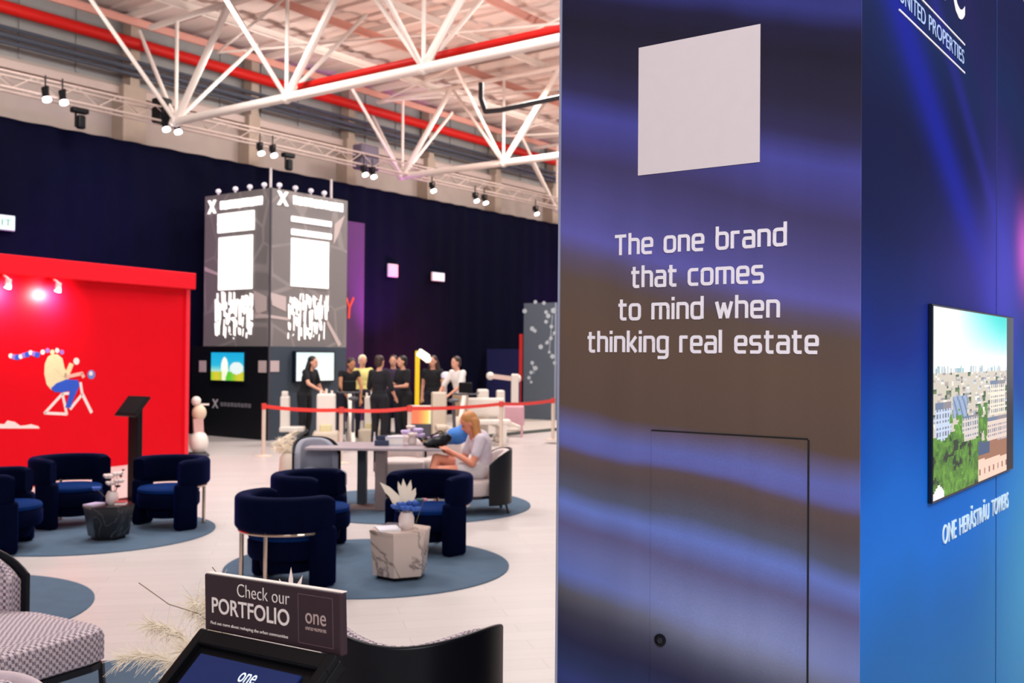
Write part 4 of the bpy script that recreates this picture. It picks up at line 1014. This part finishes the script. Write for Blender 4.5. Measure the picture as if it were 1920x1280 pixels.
# ------------------------------------------------------------------ pampas grass in a floor vase behind the stand
pg = Vector((-.80, 3.05, 0))
o = MB().lathe([(.1, 0), (.15, .1), (.16, .3), (.1, .52), (.075, .6), (.065, .6), (.09, .5), (.13, .1)], n=28).build('floor_vase', mat('sand_ceramic', 'cbbcae', .6), None, True, loc=pg); tag(o, 'sand coloured floor vase with pampas grass behind the portfolio stand', 'vase')
gr = thing('pampas_grass', 'dried pampas grass plumes leaning left beside the portfolio stand', 'dried grass', pg+Vector((0, 0, .6)), 0); gr['kind'] = 'thing'
M_pamp = mat('pampas_cream', 'f2e6d2', .9, var=.1); M_twig = mat('dark_twig', '8a7a66', .9)
rp = random.Random(11)
for (dx, dy, dz, n) in ((-.40, .1, .20, 80), (-.36, -.1, .04, 100), (-.30, .05, .32, 90), (-.18, .1, .38, 90), (-.22, -.12, .12, 100), (-.1, .0, .44, 80), (-.15, -.1, .28, 100)):
    mb = MB(); base = Vector((0, 0, 0)); tip = Vector((dx, dy, dz)); pts = [base.lerp(tip, k/6)+Vector((0, 0, .1*math.sin(PI*k/6))) for k in range(7)]
    mb.path(pts, .0022, 5)
    for k in range(n*5):
        s = rp.uniform(.25, 1); i = min(5, int(s*6)); p = pts[i].lerp(pts[i+1], s*6-i)
        d = Vector((rp.uniform(-1, 1)+dx*3, rp.uniform(-1, 1)+dy*2, rp.uniform(-1.3, .6))).normalized()*rp.uniform(.03, .085)
        mb.tube(p, p+d, .0013, .0005, 3)
    mb.build('plume', M_pamp, gr)
tg = MB()
for pts in ([(-.05, 0, .3), (-.14, .02, .36), (-.24, .05, .38), (-.34, .07, .44)], [(0, 0, .3), (-.05, 0, .45), (-.1, .02, .5)]):
    tg.path([Vector(p) for p in pts], .0016, 5)
tg.build('twig', M_twig, gr)
leafy('small white dried sprig rising behind the top edge of the portfolio sign', at(545, 1100, 2.6), [((0, 0, -.05), (-.03, 0, .02), .006), ((0, 0, -.05), (0, 0, .05), .006), ((0, 0, -.05), (.03, 0, .03), .006), ((0, 0, -.05), (.045, 0, .0), .005), ((0, 0, -.12), (0, 0, -.04), .004)], M_vase)
# pampas behind the table at the left end
pf_ = fl(528, 905); 
o = MB().lathe([(.1, 0), (.13, .1), (.12, .3), (.08, .36), (.07, .36), (.1, .1)], n=20).build('floor_vase', mat('sand_ceramic', 'cbbcae', .6), None, True, loc=(pf_.x, pf_.y+.4, 0)); tag(o, 'low floor vase with beige plumes left of the grey lounge chair', 'vase')
gr = thing('pampas_grass', 'fluffy beige plumes in the low vase left of the grey lounge chair', 'dried grass', (pf_.x, pf_.y+.4, .33), 0); gr['kind'] = 'thing'
for (dx, dy, dz, n) in ((-.14, 0, .22, 60), (.02, .02, .28, 60), (.12, 0, .2, 60), (-.05, -.05, .12, 60), (-.2, 0, .1, 60)):
    mb = MB(); tip = Vector((dx, dy, dz)); mb.tube((0, 0, 0), tip, .004, n=5)
    for k in range(n):
        p = tip*rp.uniform(.3, 1); d = Vector((rp.uniform(-1, 1), rp.uniform(-1, 1), rp.uniform(-.6, 1))).normalized()*rp.uniform(.05, .1); mb.tube(p, p+d, .005, .002, 4)
    mb.build('plume', M_pamp, gr)
# ------------------------------------------------------------------ training machines of the gym stand
M_mw = mat('machine_white', 'ece4da', .4, var=.04); M_mc = mat('machine_cream', 'd8cbb8', .5, var=.06); M_mg = mat('machine_grey', '4a4c54', .5); M_my = mat('pad_yellow', 'e2d8a8', .6)
def stand(px, Y): p = at(px, 640, Y); return Vector((p.x, p.y, 0))
def rower(label, loc, rz):
    t = thing('rowing_machine', label, 'rowing machine', loc, rz)
    MB().box((0, .0, .62), (.17, .2, .62), bev=.03).build('column', M_mw, t)
    MB().box((.14, 0, .30), (.46, .3, .1), bev=.02).build('base', M_mw, t)
    MB().bar((.3, 0, .28), (-.12, -.9, .06), .06, .08).build('rail', M_mc, t); MB().bar((.42, 0, .28), (.05, -.9, .05), .05, .05).build('rail', M_mg, t)
    MB().box((.14, 0, .03), (.5, .5, .05), bev=.01).build('foot', M_mg, t)
    MB().box((.14, 0, .16), (.2, .2, .22)).build('support', M_mg, t)
    MB().box((0, -.05, .97), (.12, .1, .1), bev=.02).build('console', M_mw, t)
rower('white rowing machine in front of the first woman in black', stand(536, 19.2), .1)
def cable_station(label, loc, rz, w_=.34, h=1.02, pads=True):
    t = thing('cable_machine', label, 'cable machine', loc, rz)
    MB().box((0, 0, h*.62), (w_, .3, h*.72), bev=.03).build('column', M_mw, t)
    MB().box((0, -.05, .17), (w_+.12, .55, .3), bev=.04).build('base', M_mc, t)
    MB().box((0, -.17, h*.36), (w_*.6, .06, .16), bev=.02).build('pad', M_my, t)
    for x in (-.1, .0, .1): MB().tube((x, 0, h*.96), (x, 0, h*.96+.08+.03*(x == 0)), .022).build('cap', M_mw, t)
    return t
cable_station('broad white cable machine on which the first woman leans', stand(613, 18.6), .15, .34, 1.02)
cable_station('slim white cable machine left of the standing man in black', stand(698, 19.4), -.2, .2, .95)
def bike(label, loc, rz, hue=None):
    t = thing('exercise_bike', label, 'exercise bike', loc, rz)
    MB().tube((-.05, 0, .36), (.05, 0, .36), .25, n=28).build('flywheel', hue or M_mw, t, True)
    MB().bar((0, -.1, .2), (0, .4, .95), .07, .1).bar((0, .5, .04), (0, .2, .55), .07, .09).bar((0, -.5, .04), (0, -.2, .4), .07, .09).build('frame', M_mw, t)
    MB().bar((-.26, .5, .03), (.26, .5, .03), .06, .06).build('foot', M_mg, t); MB().bar((-.26, -.5, .03), (.26, -.5, .03), .06, .06).build('foot', M_mg, t)
    MB().tube((0, -.32, .3), (0, -.4, .88), .03).build('seat_post', M_mg, t); MB().ball((0, -.4, .92), (.1, .15, .04)).build('saddle', M_mg, t, True)
    MB().path([(-.22, .58, 1.02), (-.2, .4, 1.0), (.2, .4, 1.0), (.22, .58, 1.02)], .018).build('handlebar', M_mg, t); MB().box((0, .46, 1.12), (.26, .05, .2), bev=.02).build('console', M_black, t)
bike('white exercise bike right of the broad cable machine', stand(660, 18.9), .25)
bike('white exercise bike before the man in the white shirt', stand(862, 18.5), -.2, M_mc)
def bench(label, loc, rz):
    t = thing('training_bench', label, 'bench', loc, rz)
    MB().box((0, 0, .44), (1.1, .34, .1), bev=.03).build('pad', M_mw, t)
    MB().box((-.42, 0, .2), (.1, .3, .4), bev=.01).build('leg', M_mw, t); MB().box((.42, 0, .2), (.1, .3, .4), bev=.01).build('leg', M_mw, t)
    MB().box((0, .1, .72), (.9, .1, .36), bev=.04).build('backrest', M_mw, t)
bench('low white training bench behind the head of the seated blonde woman', stand(905, 19.6), .1)
def tower_machine(label, loc, rz, w_, h, m=None):
    t = thing('weight_machine', label, 'weight machine', loc, rz)
    MB().box((0, 0, h*.5+.05), (w_, .3, h-.1), bev=.03).build('shroud', m or M_mw, t); MB().box((0, -.1, .05), (w_+.1, .7, .1), bev=.02).build('base', M_mw, t)
    MB().bar((w_*.3, -.1, h*.4), (w_*.3+.3, -.5, .3), .06, .06).build('arm', M_mw, t)
    MB().box((0, -.35, .42), (w_*.8, .4, .08), bev=.03).build('seat', M_mc, t)
    return t
tower_machine('beige weight machine right of the orange screen', stand(824, 18.8), .2, .26, 1.04, M_mc)
tower_machine('white weight machine left of the arm machine', stand(906, 20.2), .1, .22, 1.05)
tower_machine('narrow white weight machine next to the navy board', stand(939, 20.6), .1, .16, 1.02)
# machine with a horizontal arm
p = stand(966, 22.5); p.z = .066
t = thing('arm_machine', 'white machine with a long horizontal arm before the navy board', 'training machine', p, 0)
MB().box((0, 0, .65), (.17, .22, 1.3-.1), bev=.03).build('column', M_mw, t); MB().bar((.04, 0, 1.13), (-.55, 0, 1.2), .1, .1).build('arm', mat('pink_white_arm', 'e8ccc0', .5), t)
MB().ball((-.55, 0, 1.2), .09, 14, 10).build('hand_grip', M_mw, t, True); MB().ball((.04, 0, 1.15), .1, 14, 10).build('joint', M_mw, t, True); MB().box((-.1, 0, .03), (.6, .6, .06), bev=.02).build('base', M_mw, t)
p = stand(962, 21.6)
o = MB().box((0, 0, .45), (.5, .3, .42), bev=.04).box((-.2, 0, .12), (.05, .28, .25)).box((.2, 0, .12), (.05, .28, .25)).build('padded_roller', mat('pink_pad', 'd8a8b4', .7), None, loc=p); tag(o, 'pink padded roller bench in front of the arm machine', 'roller bench')
# screen box, yellow lamp post
p = stand(790, 19.0)
t = thing('display_box', 'low display box with a glowing orange and yellow screen', 'display', p, 0)
MB().box((0, 0, .22), (.4, .3, .44), bev=.01).build('base', M_mg, t); MB().box((0, 0, .6), (.42, .12, .36), bev=.01).build('casing', M_mw, t)
pixmesh('screen', t, 24, 16, lambda u, v: (255, 130+120*max(0, u-.35)*1.5, 90+60*max(0, u-.5)) if u < .9 else (250, 250, 190), (-.19, -.0605, .44), (.38, 0, 0), (0, 0, .32), 1.0, None)
p = stand(783, 19.6)
t = thing('lamp_post', 'tall yellow post with a white lamp head among the visitors', 'lamp post', p, 0)
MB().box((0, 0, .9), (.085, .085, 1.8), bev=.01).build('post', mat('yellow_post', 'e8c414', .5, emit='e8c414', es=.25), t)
MB().box((0, 0, .015), (.4, .4, .03)).build('base', M_mg, t)
MB().bar((.02, 0, 1.78), (.2, -.05, 1.66), .1, .14).ball((.2, -.05, 1.64), .07).build('lamp_head', mat('lamp_white_glow', 'fff4e4', .5, emit='fff4e4', es=.9), t)
# lit figure shaped lamp and pale folded machine at the tower's left
p = at(366, 812, 16.95); p.z = 0
t = thing('exercise_bike', 'folded white and pink training bike at the right end of the red wall', 'exercise bike', (p.x, p.y+.2, 0), .4)
MB().ball((0, 0, .22), (.16, .2, .2)).build('flywheel', M_mw, t, True); MB().bar((0, 0, .3), (-.02, 0, .62), .16, .16).build('frame', mat('pale_pink_plastic', 'd8b0a8', .5), t)
MB().ball((0, 0, .72), (.12, .12, .14)).build('cover', mat('pale_beige_plastic', 'e2ccb0', .5), t, True); MB().bar((-.1, 0, .86), (.16, 0, .86), .03, .03).ball((-.05, 0, .92), .08).build('handlebar', M_mw, t)
MB().box((0, 0, .02), (.3, .5, .04), bev=.01).build('foot', M_mg, t)
# ------------------------------------------------------------------ people
def cap(b, p, q, r1, r2, n=12):
    p, q = Vector(p), Vector(q); d = q-p
    MBx = MB.__new__(MB); MBx.b = b
    MBx.ball(p, r1, n, 8); MBx.ball(q, r2, n, 8)
    if d.length > 1e-4: MBx.tube(p, q, r1, r2, n)
def ell(b, c, r, M=None):
    MBx = MB.__new__(MB); MBx.b = b; MBx.ball(c, r, 16, 12, M)
def solid(name, fn, m, parent, vox=.016, smooth=4):
    """grow one continuous skin over overlapping volumes"""
    b = bmesh.new(); fn(b); me = bpy.data.meshes.new(name); b.to_mesh(me); b.free()
    o = bpy.data.objects.new(name, me); COL.objects.link(o)
    r = o.modifiers.new('r', 'REMESH'); r.mode = 'VOXEL'; r.voxel_size = vox
    s = o.modifiers.new('s', 'SMOOTH'); s.factor = .5; s.iterations = smooth
    bpy.context.view_layer.update()
    new = bpy.data.meshes.new_from_object(o.evaluated_get(bpy.context.evaluated_depsgraph_get()))
    bpy.data.objects.remove(o); new.name = name
    for p in new.polygons: p.use_smooth = True
    new.materials.clear(); new.materials.append(m)
    o = bpy.data.objects.new(name, new); COL.objects.link(o); o.parent = parent; return o
BASE = dict(pelvis=(0, 0, .95), waist=(0, 0, 1.08), chest=(0, .0, 1.27), neck=(0, -.01, 1.44), head=(0, .02, 1.59),
            shL=(-.17, 0, 1.39), shR=(.17, 0, 1.39), elL=(-.22, -.03, 1.12), elR=(.22, -.03, 1.12), wrL=(-.21, .06, .88), wrR=(.21, .06, .88),
            hipL=(-.09, 0, .92), hipR=(.09, 0, .92), knL=(-.10, .03, .50), knR=(.10, .03, .50), anL=(-.10, -.02, .09), anR=(.10, -.02, .09))
UP = ('waist', 'chest', 'neck', 'head', 'shL', 'shR', 'elL', 'elR', 'wrL', 'wrR')
def person(label, loc, rz, top, bottom, hair, skin, lean=0, pose=None, long_hair=False, sleeves=.55, skirt=False, vox=.017, fine=False, shoes=None, headturn=0, nod=0, h=1.0):
    J = {k: Vector(v) for k, v in BASE.items()}
    if lean:
        Rm = Matrix.Rotation(-math.radians(lean), 4, 'X'); P = J['pelvis']
        for k in UP: J[k] = P + Rm @ (J[k]-P)
    for k, v in (pose or {}).items(): J[k] = Vector(v)
    t = thing('person', label, 'person', loc, rz); t.scale = (h, h, h)
    ld = (J['chest']-J['pelvis']).normalized(); sd = (J['shR']-J['shL']).normalized()
    fw = ld.cross(sd).normalized() if ld.cross(sd).y*1 > -9 else Vector((0, 1, 0))
    fw = sd.cross(ld)*-1
    if fw.length < .1: fw = Vector((0, 1, 0))
    fw.normalize()
    TM = Matrix((sd, ld.cross(sd).normalized(), ld)).transposed().to_4x4()   # torso frame: x side, y, z along the spine
    hd = J['head']; up = (hd-J['neck']).normalized()
    HR = Matrix.Rotation(math.radians(headturn), 4, 'Z') @ Matrix.Rotation(-math.radians(nod), 4, 'X')
    def hv(x, y, z): return hd + HR @ Vector((x, y, z))
    def torso(b, e):
        ell(b, J['pelvis'], (.155+e, .105+e, .12+e), TM); ell(b, (J['pelvis']+J['waist'])/2, (.135+e, .095+e, .13+e), TM)
        ell(b, J['waist'].lerp(J['chest'], .35), (.13+e, .095+e, .13+e), TM); ell(b, J['chest'], (.155+e, .105+e, .16+e), TM)
        cap(b, J['shL'].lerp(J['chest'], .2), J['shR'].lerp(J['chest'], .2), .058+e, .058+e)
    def hand(b, wr, el):
        d = (wr-el).normalized(); s = d.cross(Vector((0, 0, 1))); s = s.normalized() if s.length > .05 else Vector((1, 0, 0)); n = s.cross(d)
        pc = wr+d*.05; cap(b, wr, pc+d*.03, .026, .03, 10)
        for i, L in enumerate((.062, .075, .07, .055)):
            o0 = pc+d*.035+s*(-.024+.016*i); m1 = o0+d*L*.55-n*.006; cap(b, o0, m1, .0095, .009, 8); cap(b, m1, m1+d*L*.4-n*.018, .009, .0075, 8)
        th = wr+d*.03-s*.026; m1 = th+d*.03-s*.022; cap(b, th, m1, .011, .01, 8); cap(b, m1, m1+d*.03-s*.002-n*.008, .01, .008, 8)
    def body(b):
        torso(b, 0); cap(b, J['neck']-Vector((0, 0, .04)), J['neck'].lerp(hd, .5), .055, .05)
        ell(b, hv(0, -.01, .02), (.074, .092, .1), HR); ell(b, hv(0, .02, -.05), (.055, .065, .062), HR); ell(b, hv(0, .088, -.012), (.012, .018, .022), HR)
        ell(b, hv(-.076, -.005, -.005), (.012, .02, .03), HR); ell(b, hv(.076, -.005, -.005), (.012, .02, .03), HR)
        for s in 'LR':
            cap(b, J['sh'+s], J['el'+s], .048, .038); cap(b, J['el'+s], J['wr'+s], .039, .025); hand(b, J['wr'+s], J['el'+s])
            cap(b, J['hip'+s], J['kn'+s], .085, .055); mid = J['kn'+s].lerp(J['an'+s], .35); cap(b, J['kn'+s], mid, .053, .052); cap(b, mid, J['an'+s], .052, .034)
            f = J['an'+s]; ft = J.get('toe'+s) or f+Vector((0, .15, -.055)); cap(b, f+Vector((0, -.02, -.045)), ft, .037, .028)
    bd = solid('body', body, skin, t, vox=.0095 if fine else vox, smooth=3 if fine else 4)
    def shirt(b):
        torso(b, .016)
        for s in 'LR':
            e = J['sh'+s].lerp(J['el'+s], min(1, sleeves*2)); cap(b, J['sh'+s], e, .066, .056)
            if sleeves > .5: cap(b, J['el'+s], J['el'+s].lerp(J['wr'+s], sleeves*2-1), .055, .045)
    solid('shirt', shirt, top, t, vox=vox)
    def trous(b):
        ell(b, J['pelvis'], (.178, .13, .12), TM)
        for s in 'LR':
            if skirt: cap(b, J['hip'+s], J['hip'+s].lerp(J['kn'+s], .42), .108, .1)
            else: cap(b, J['hip'+s], J['kn'+s], .104, .075); cap(b, J['kn'+s], J['an'+s], .074, .056)
    solid('skirt' if skirt else 'trousers', trous, bottom, t, vox=vox)
    def shoe(b):
        for s in 'LR':
            f = J['an'+s]; ft = J.get('toe'+s) or f+Vector((0, .16, -.05)); cap(b, f+Vector((0, -.025, -.045)), ft, .045, .036)
    solid('shoes', shoe, shoes or M_black, t, vox=vox)
    def hairf(b):
        ell(b, hv(0, -.03, .045), (.086, .096, .09), HR); ell(b, hv(0, -.055, -.01), (.08, .07, .09), HR)
        if long_hair:
            for x in (-.06, -.03, 0, .03, .06):
                p0 = hv(x, -.06, .0); p1 = p0+Vector((x*.5, -.03, -.16)); p2 = p1+Vector((x*.2, .02, -.2)); cap(b, p0, p1, .045, .05); cap(b, p1, p2, .05, .022)
    solid('hair', hairf, hair, t, vox=.012 if fine else .015)
    for x in (-.03, .03): MB().ball(hv(x, .074, .012), (.011, .008, .007), 8, 6).build('eye', mat('dark_eye', '1c1614', .3), bd, True)
    MB().ball(hv(0, .083, -.058), (.02, .008, .006), 8, 6).build('mouth', mat('lips', '9a5148', .5), bd, True)
    return t, J
S1, S2 = mat('skin_light', 'e0a58a', .55, var=.05), mat('skin_tan', 'c08560', .55, var=.05)
Hb, Hbr, Hbl = mat('black_hair', '14100f', .5, var=.2), mat('brown_hair', '3a2820', .5, var=.2), mat('blonde_hair', 'bf8048', .5, var=.3, vs=40)
K1, K2 = mat('black_cotton', '14151c', .9, var=.15), mat('dark_navy_cotton', '17192c', .9, var=.15)
W1, PK, YL = mat('white_cotton', 'ece6e2', .85, var=.05), mat('pink_cotton', 'd8a8b0', .85, var=.08), mat('pale_yellow_cotton', 'efe08c', .85, var=.08)
def pfl(px, Y): p = at(px, 640, Y); return (p.x, p.y, 0)
person('woman in black with long dark hair leaning over the broad white machine', pfl(572, 19.6), face_rz(.9, -.35), K1, K1, Hb, S1, lean=16, long_hair=True, sleeves=.3,
       pose=dict(elR=(.26, .25, 1.16), wrR=(.2, .52, 1.02), elL=(-.3, .16, 1.06), wrL=(-.26, .3, .84)))
person('dark haired person in a black tank top leaning forward right of the broad machine', pfl(648, 19.9), face_rz(.55, -.8), K1, K2, Hbr, S2, lean=24, sleeves=.12, nod=15,
       pose=dict(elL=(-.2, .3, 1.12), wrL=(-.15, .38, .86), elR=(.24, .3, 1.12), wrR=(.15, .42, .9)))
person('fair haired person in a pale yellow top between two visitors in black', pfl(680, 21.0), face_rz(.4, -.9), YL, K2, mat('pale_hair', 'efe2c0', .6), S1, sleeves=.7)
person('man in a black shirt standing with his back turned before the red ribbon', pfl(712, 18.6), face_rz(.45, .85), K1, K1, Hbr, S1, sleeves=.5,
       pose=dict(elL=(-.25, .04, 1.12), wrL=(-.2, .22, .98), elR=(.26, .02, 1.1), wrR=(.22, .2, .94)))
person('person in a dark top with a pink stripe behind the man in black', pfl(738, 20.8), face_rz(-.1, -1), mat('violet_top', '3a2748', .9, var=.3, vs=9), K2, Hbr, S1, sleeves=.4)
person('dark haired woman in black holding her arms before her, left of the yellow post', pfl(760, 20.0), face_rz(-.8, -.6), K1, K1, Hb, S1, long_hair=False, sleeves=.35, lean=6,
       pose=dict(elR=(.24, .1, 1.12), wrR=(.08, .28, 1.14), elL=(-.24, .1, 1.12), wrL=(-.06, .28, 1.1)))
person('woman in dark clothes with pale sleeves right of the yellow post', pfl(812, 20.2), face_rz(-.3, -.95), K1, K2, Hbr, S1, long_hair=True, sleeves=.2, pose=dict(elL=(-.27, .08, 1.1), wrL=(-.34, .22, .9)))
person('man in white shirt and beige trousers bending to a machine right of the yellow post', pfl(864, 19.6), face_rz(-.75, -.66), W1, mat('beige_cotton', 'c4ab92', .9, var=.08), Hbr, S1, lean=10, sleeves=.45,
       pose=dict(elR=(.24, .24, 1.12), wrR=(.16, .42, .94), elL=(-.26, .22, 1.12), wrL=(-.2, .42, .98)))
p = at(836, 708, 19.9)
o = MB().ball((0, 0, .04), (.1, .11, .08)).box((0, -.12, .01), (.15, .1, .015), bev=.005).tube((0, 0, -.02), (0, 0, -(p.z-.0)), .02, n=8).tube((0, 0, -p.z+.02), (0, 0, -p.z), .15, n=20).build('cap_stand', mat('white_cap', 'e6e0f0', .7), None, True, loc=p)
tag(o, 'white cap on a thin display stand left of the man in the white shirt', 'cap')
# the blonde woman reading her phone
seat = .37
wpos = Vector((-.36, 11.24, RZ)); wrz = face_rz(-.96, -.28)
POSE = dict(pelvis=(0, -.02, seat+.11), waist=(0, -.05, seat+.22), chest=(0, -.02, seat+.36), neck=(0, .05, seat+.49), head=(0, .115, seat+.60),
            shL=(-.165, .02, seat+.44), shR=(.165, .02, seat+.44), elL=(-.22, .12, seat+.18), elR=(.22, .12, seat+.18), wrL=(-.06, .33, seat+.30), wrR=(.07, .32, seat+.28),
            hipL=(-.085, .02, seat+.085), hipR=(.085, .02, seat+.085), knL=(-.10, .46, seat+.10), knR=(.03, .47, seat+.22), anL=(-.10, .50, .095), anR=(-.16, .60, .22), toeL=(-.10, .65, .04), toeR=(-.2, .74, .14))
W_top = mat('lilac_white_blouse', 'd2c6d0', .85, var=.08, vs=20)
t, J = person('blonde woman seated with crossed legs, looking down at her phone', wpos, wrz, W_top, mat('pale_grey_skirt', 'cfc6c8', .9, var=.06), Hbl, mat('skin_rosy', 'd98a6e', .55, var=.06), pose=POSE, long_hair=True, sleeves=.3, skirt=True, vox=.013, fine=True, nod=32, shoes=W1)
Wm = Matrix.Translation(wpos) @ Matrix.Rotation(wrz, 4, 'Z')
o = MB().box((0, 0, 0), (.07, .145, .008), bev=.003).box((0, 0, .005), (.064, .135, .002)).build('phone', M_black, None); o.matrix_world = Wm @ Matrix.Translation((.0, .44, seat+.33)) @ Matrix.Rotation(.7, 4, 'X')
tag(o, 'dark phone held in both hands by the seated blonde woman', 'phone')
# her bag and blue cloth on the table end
bg = thing('handbag', 'slouchy black handbag leaning at the table end before the seated woman', 'bag', (-.82, 11.22, TZT), .3); bg.scale = (.85, .85, .8)
solid('bag_body', lambda b: (ell(b, (0, 0, .07), (.16, .1, .08)), ell(b, (.1, 0, .12), (.1, .08, .08)), ell(b, (-.1, -.02, .05), (.1, .08, .05))), M_leather, bg, .016)
MB().path([Vector((-.1+.2*math.sin(PI*k/8)*.2, .02, .12)) + Vector((.22*k/8, 0, .1*math.sin(PI*k/8))) for k in range(9)], .008).build('handle', M_leather, bg, True)
o = solid('blue_jacket', lambda b: (ell(b, (0, 0, .1), (.13, .12, .1)), ell(b, (.1, .02, .16), (.1, .1, .09)), ell(b, (-.09, 0, .05), (.1, .1, .05))), mat('sky_blue_cloth', '3f7fd0', .8, var=.15, vs=12), None, .016)
o.location = (-.62, 11.55, TZT); tag(o, 'bright blue folded jacket on the table end beside the black handbag', 'jacket')
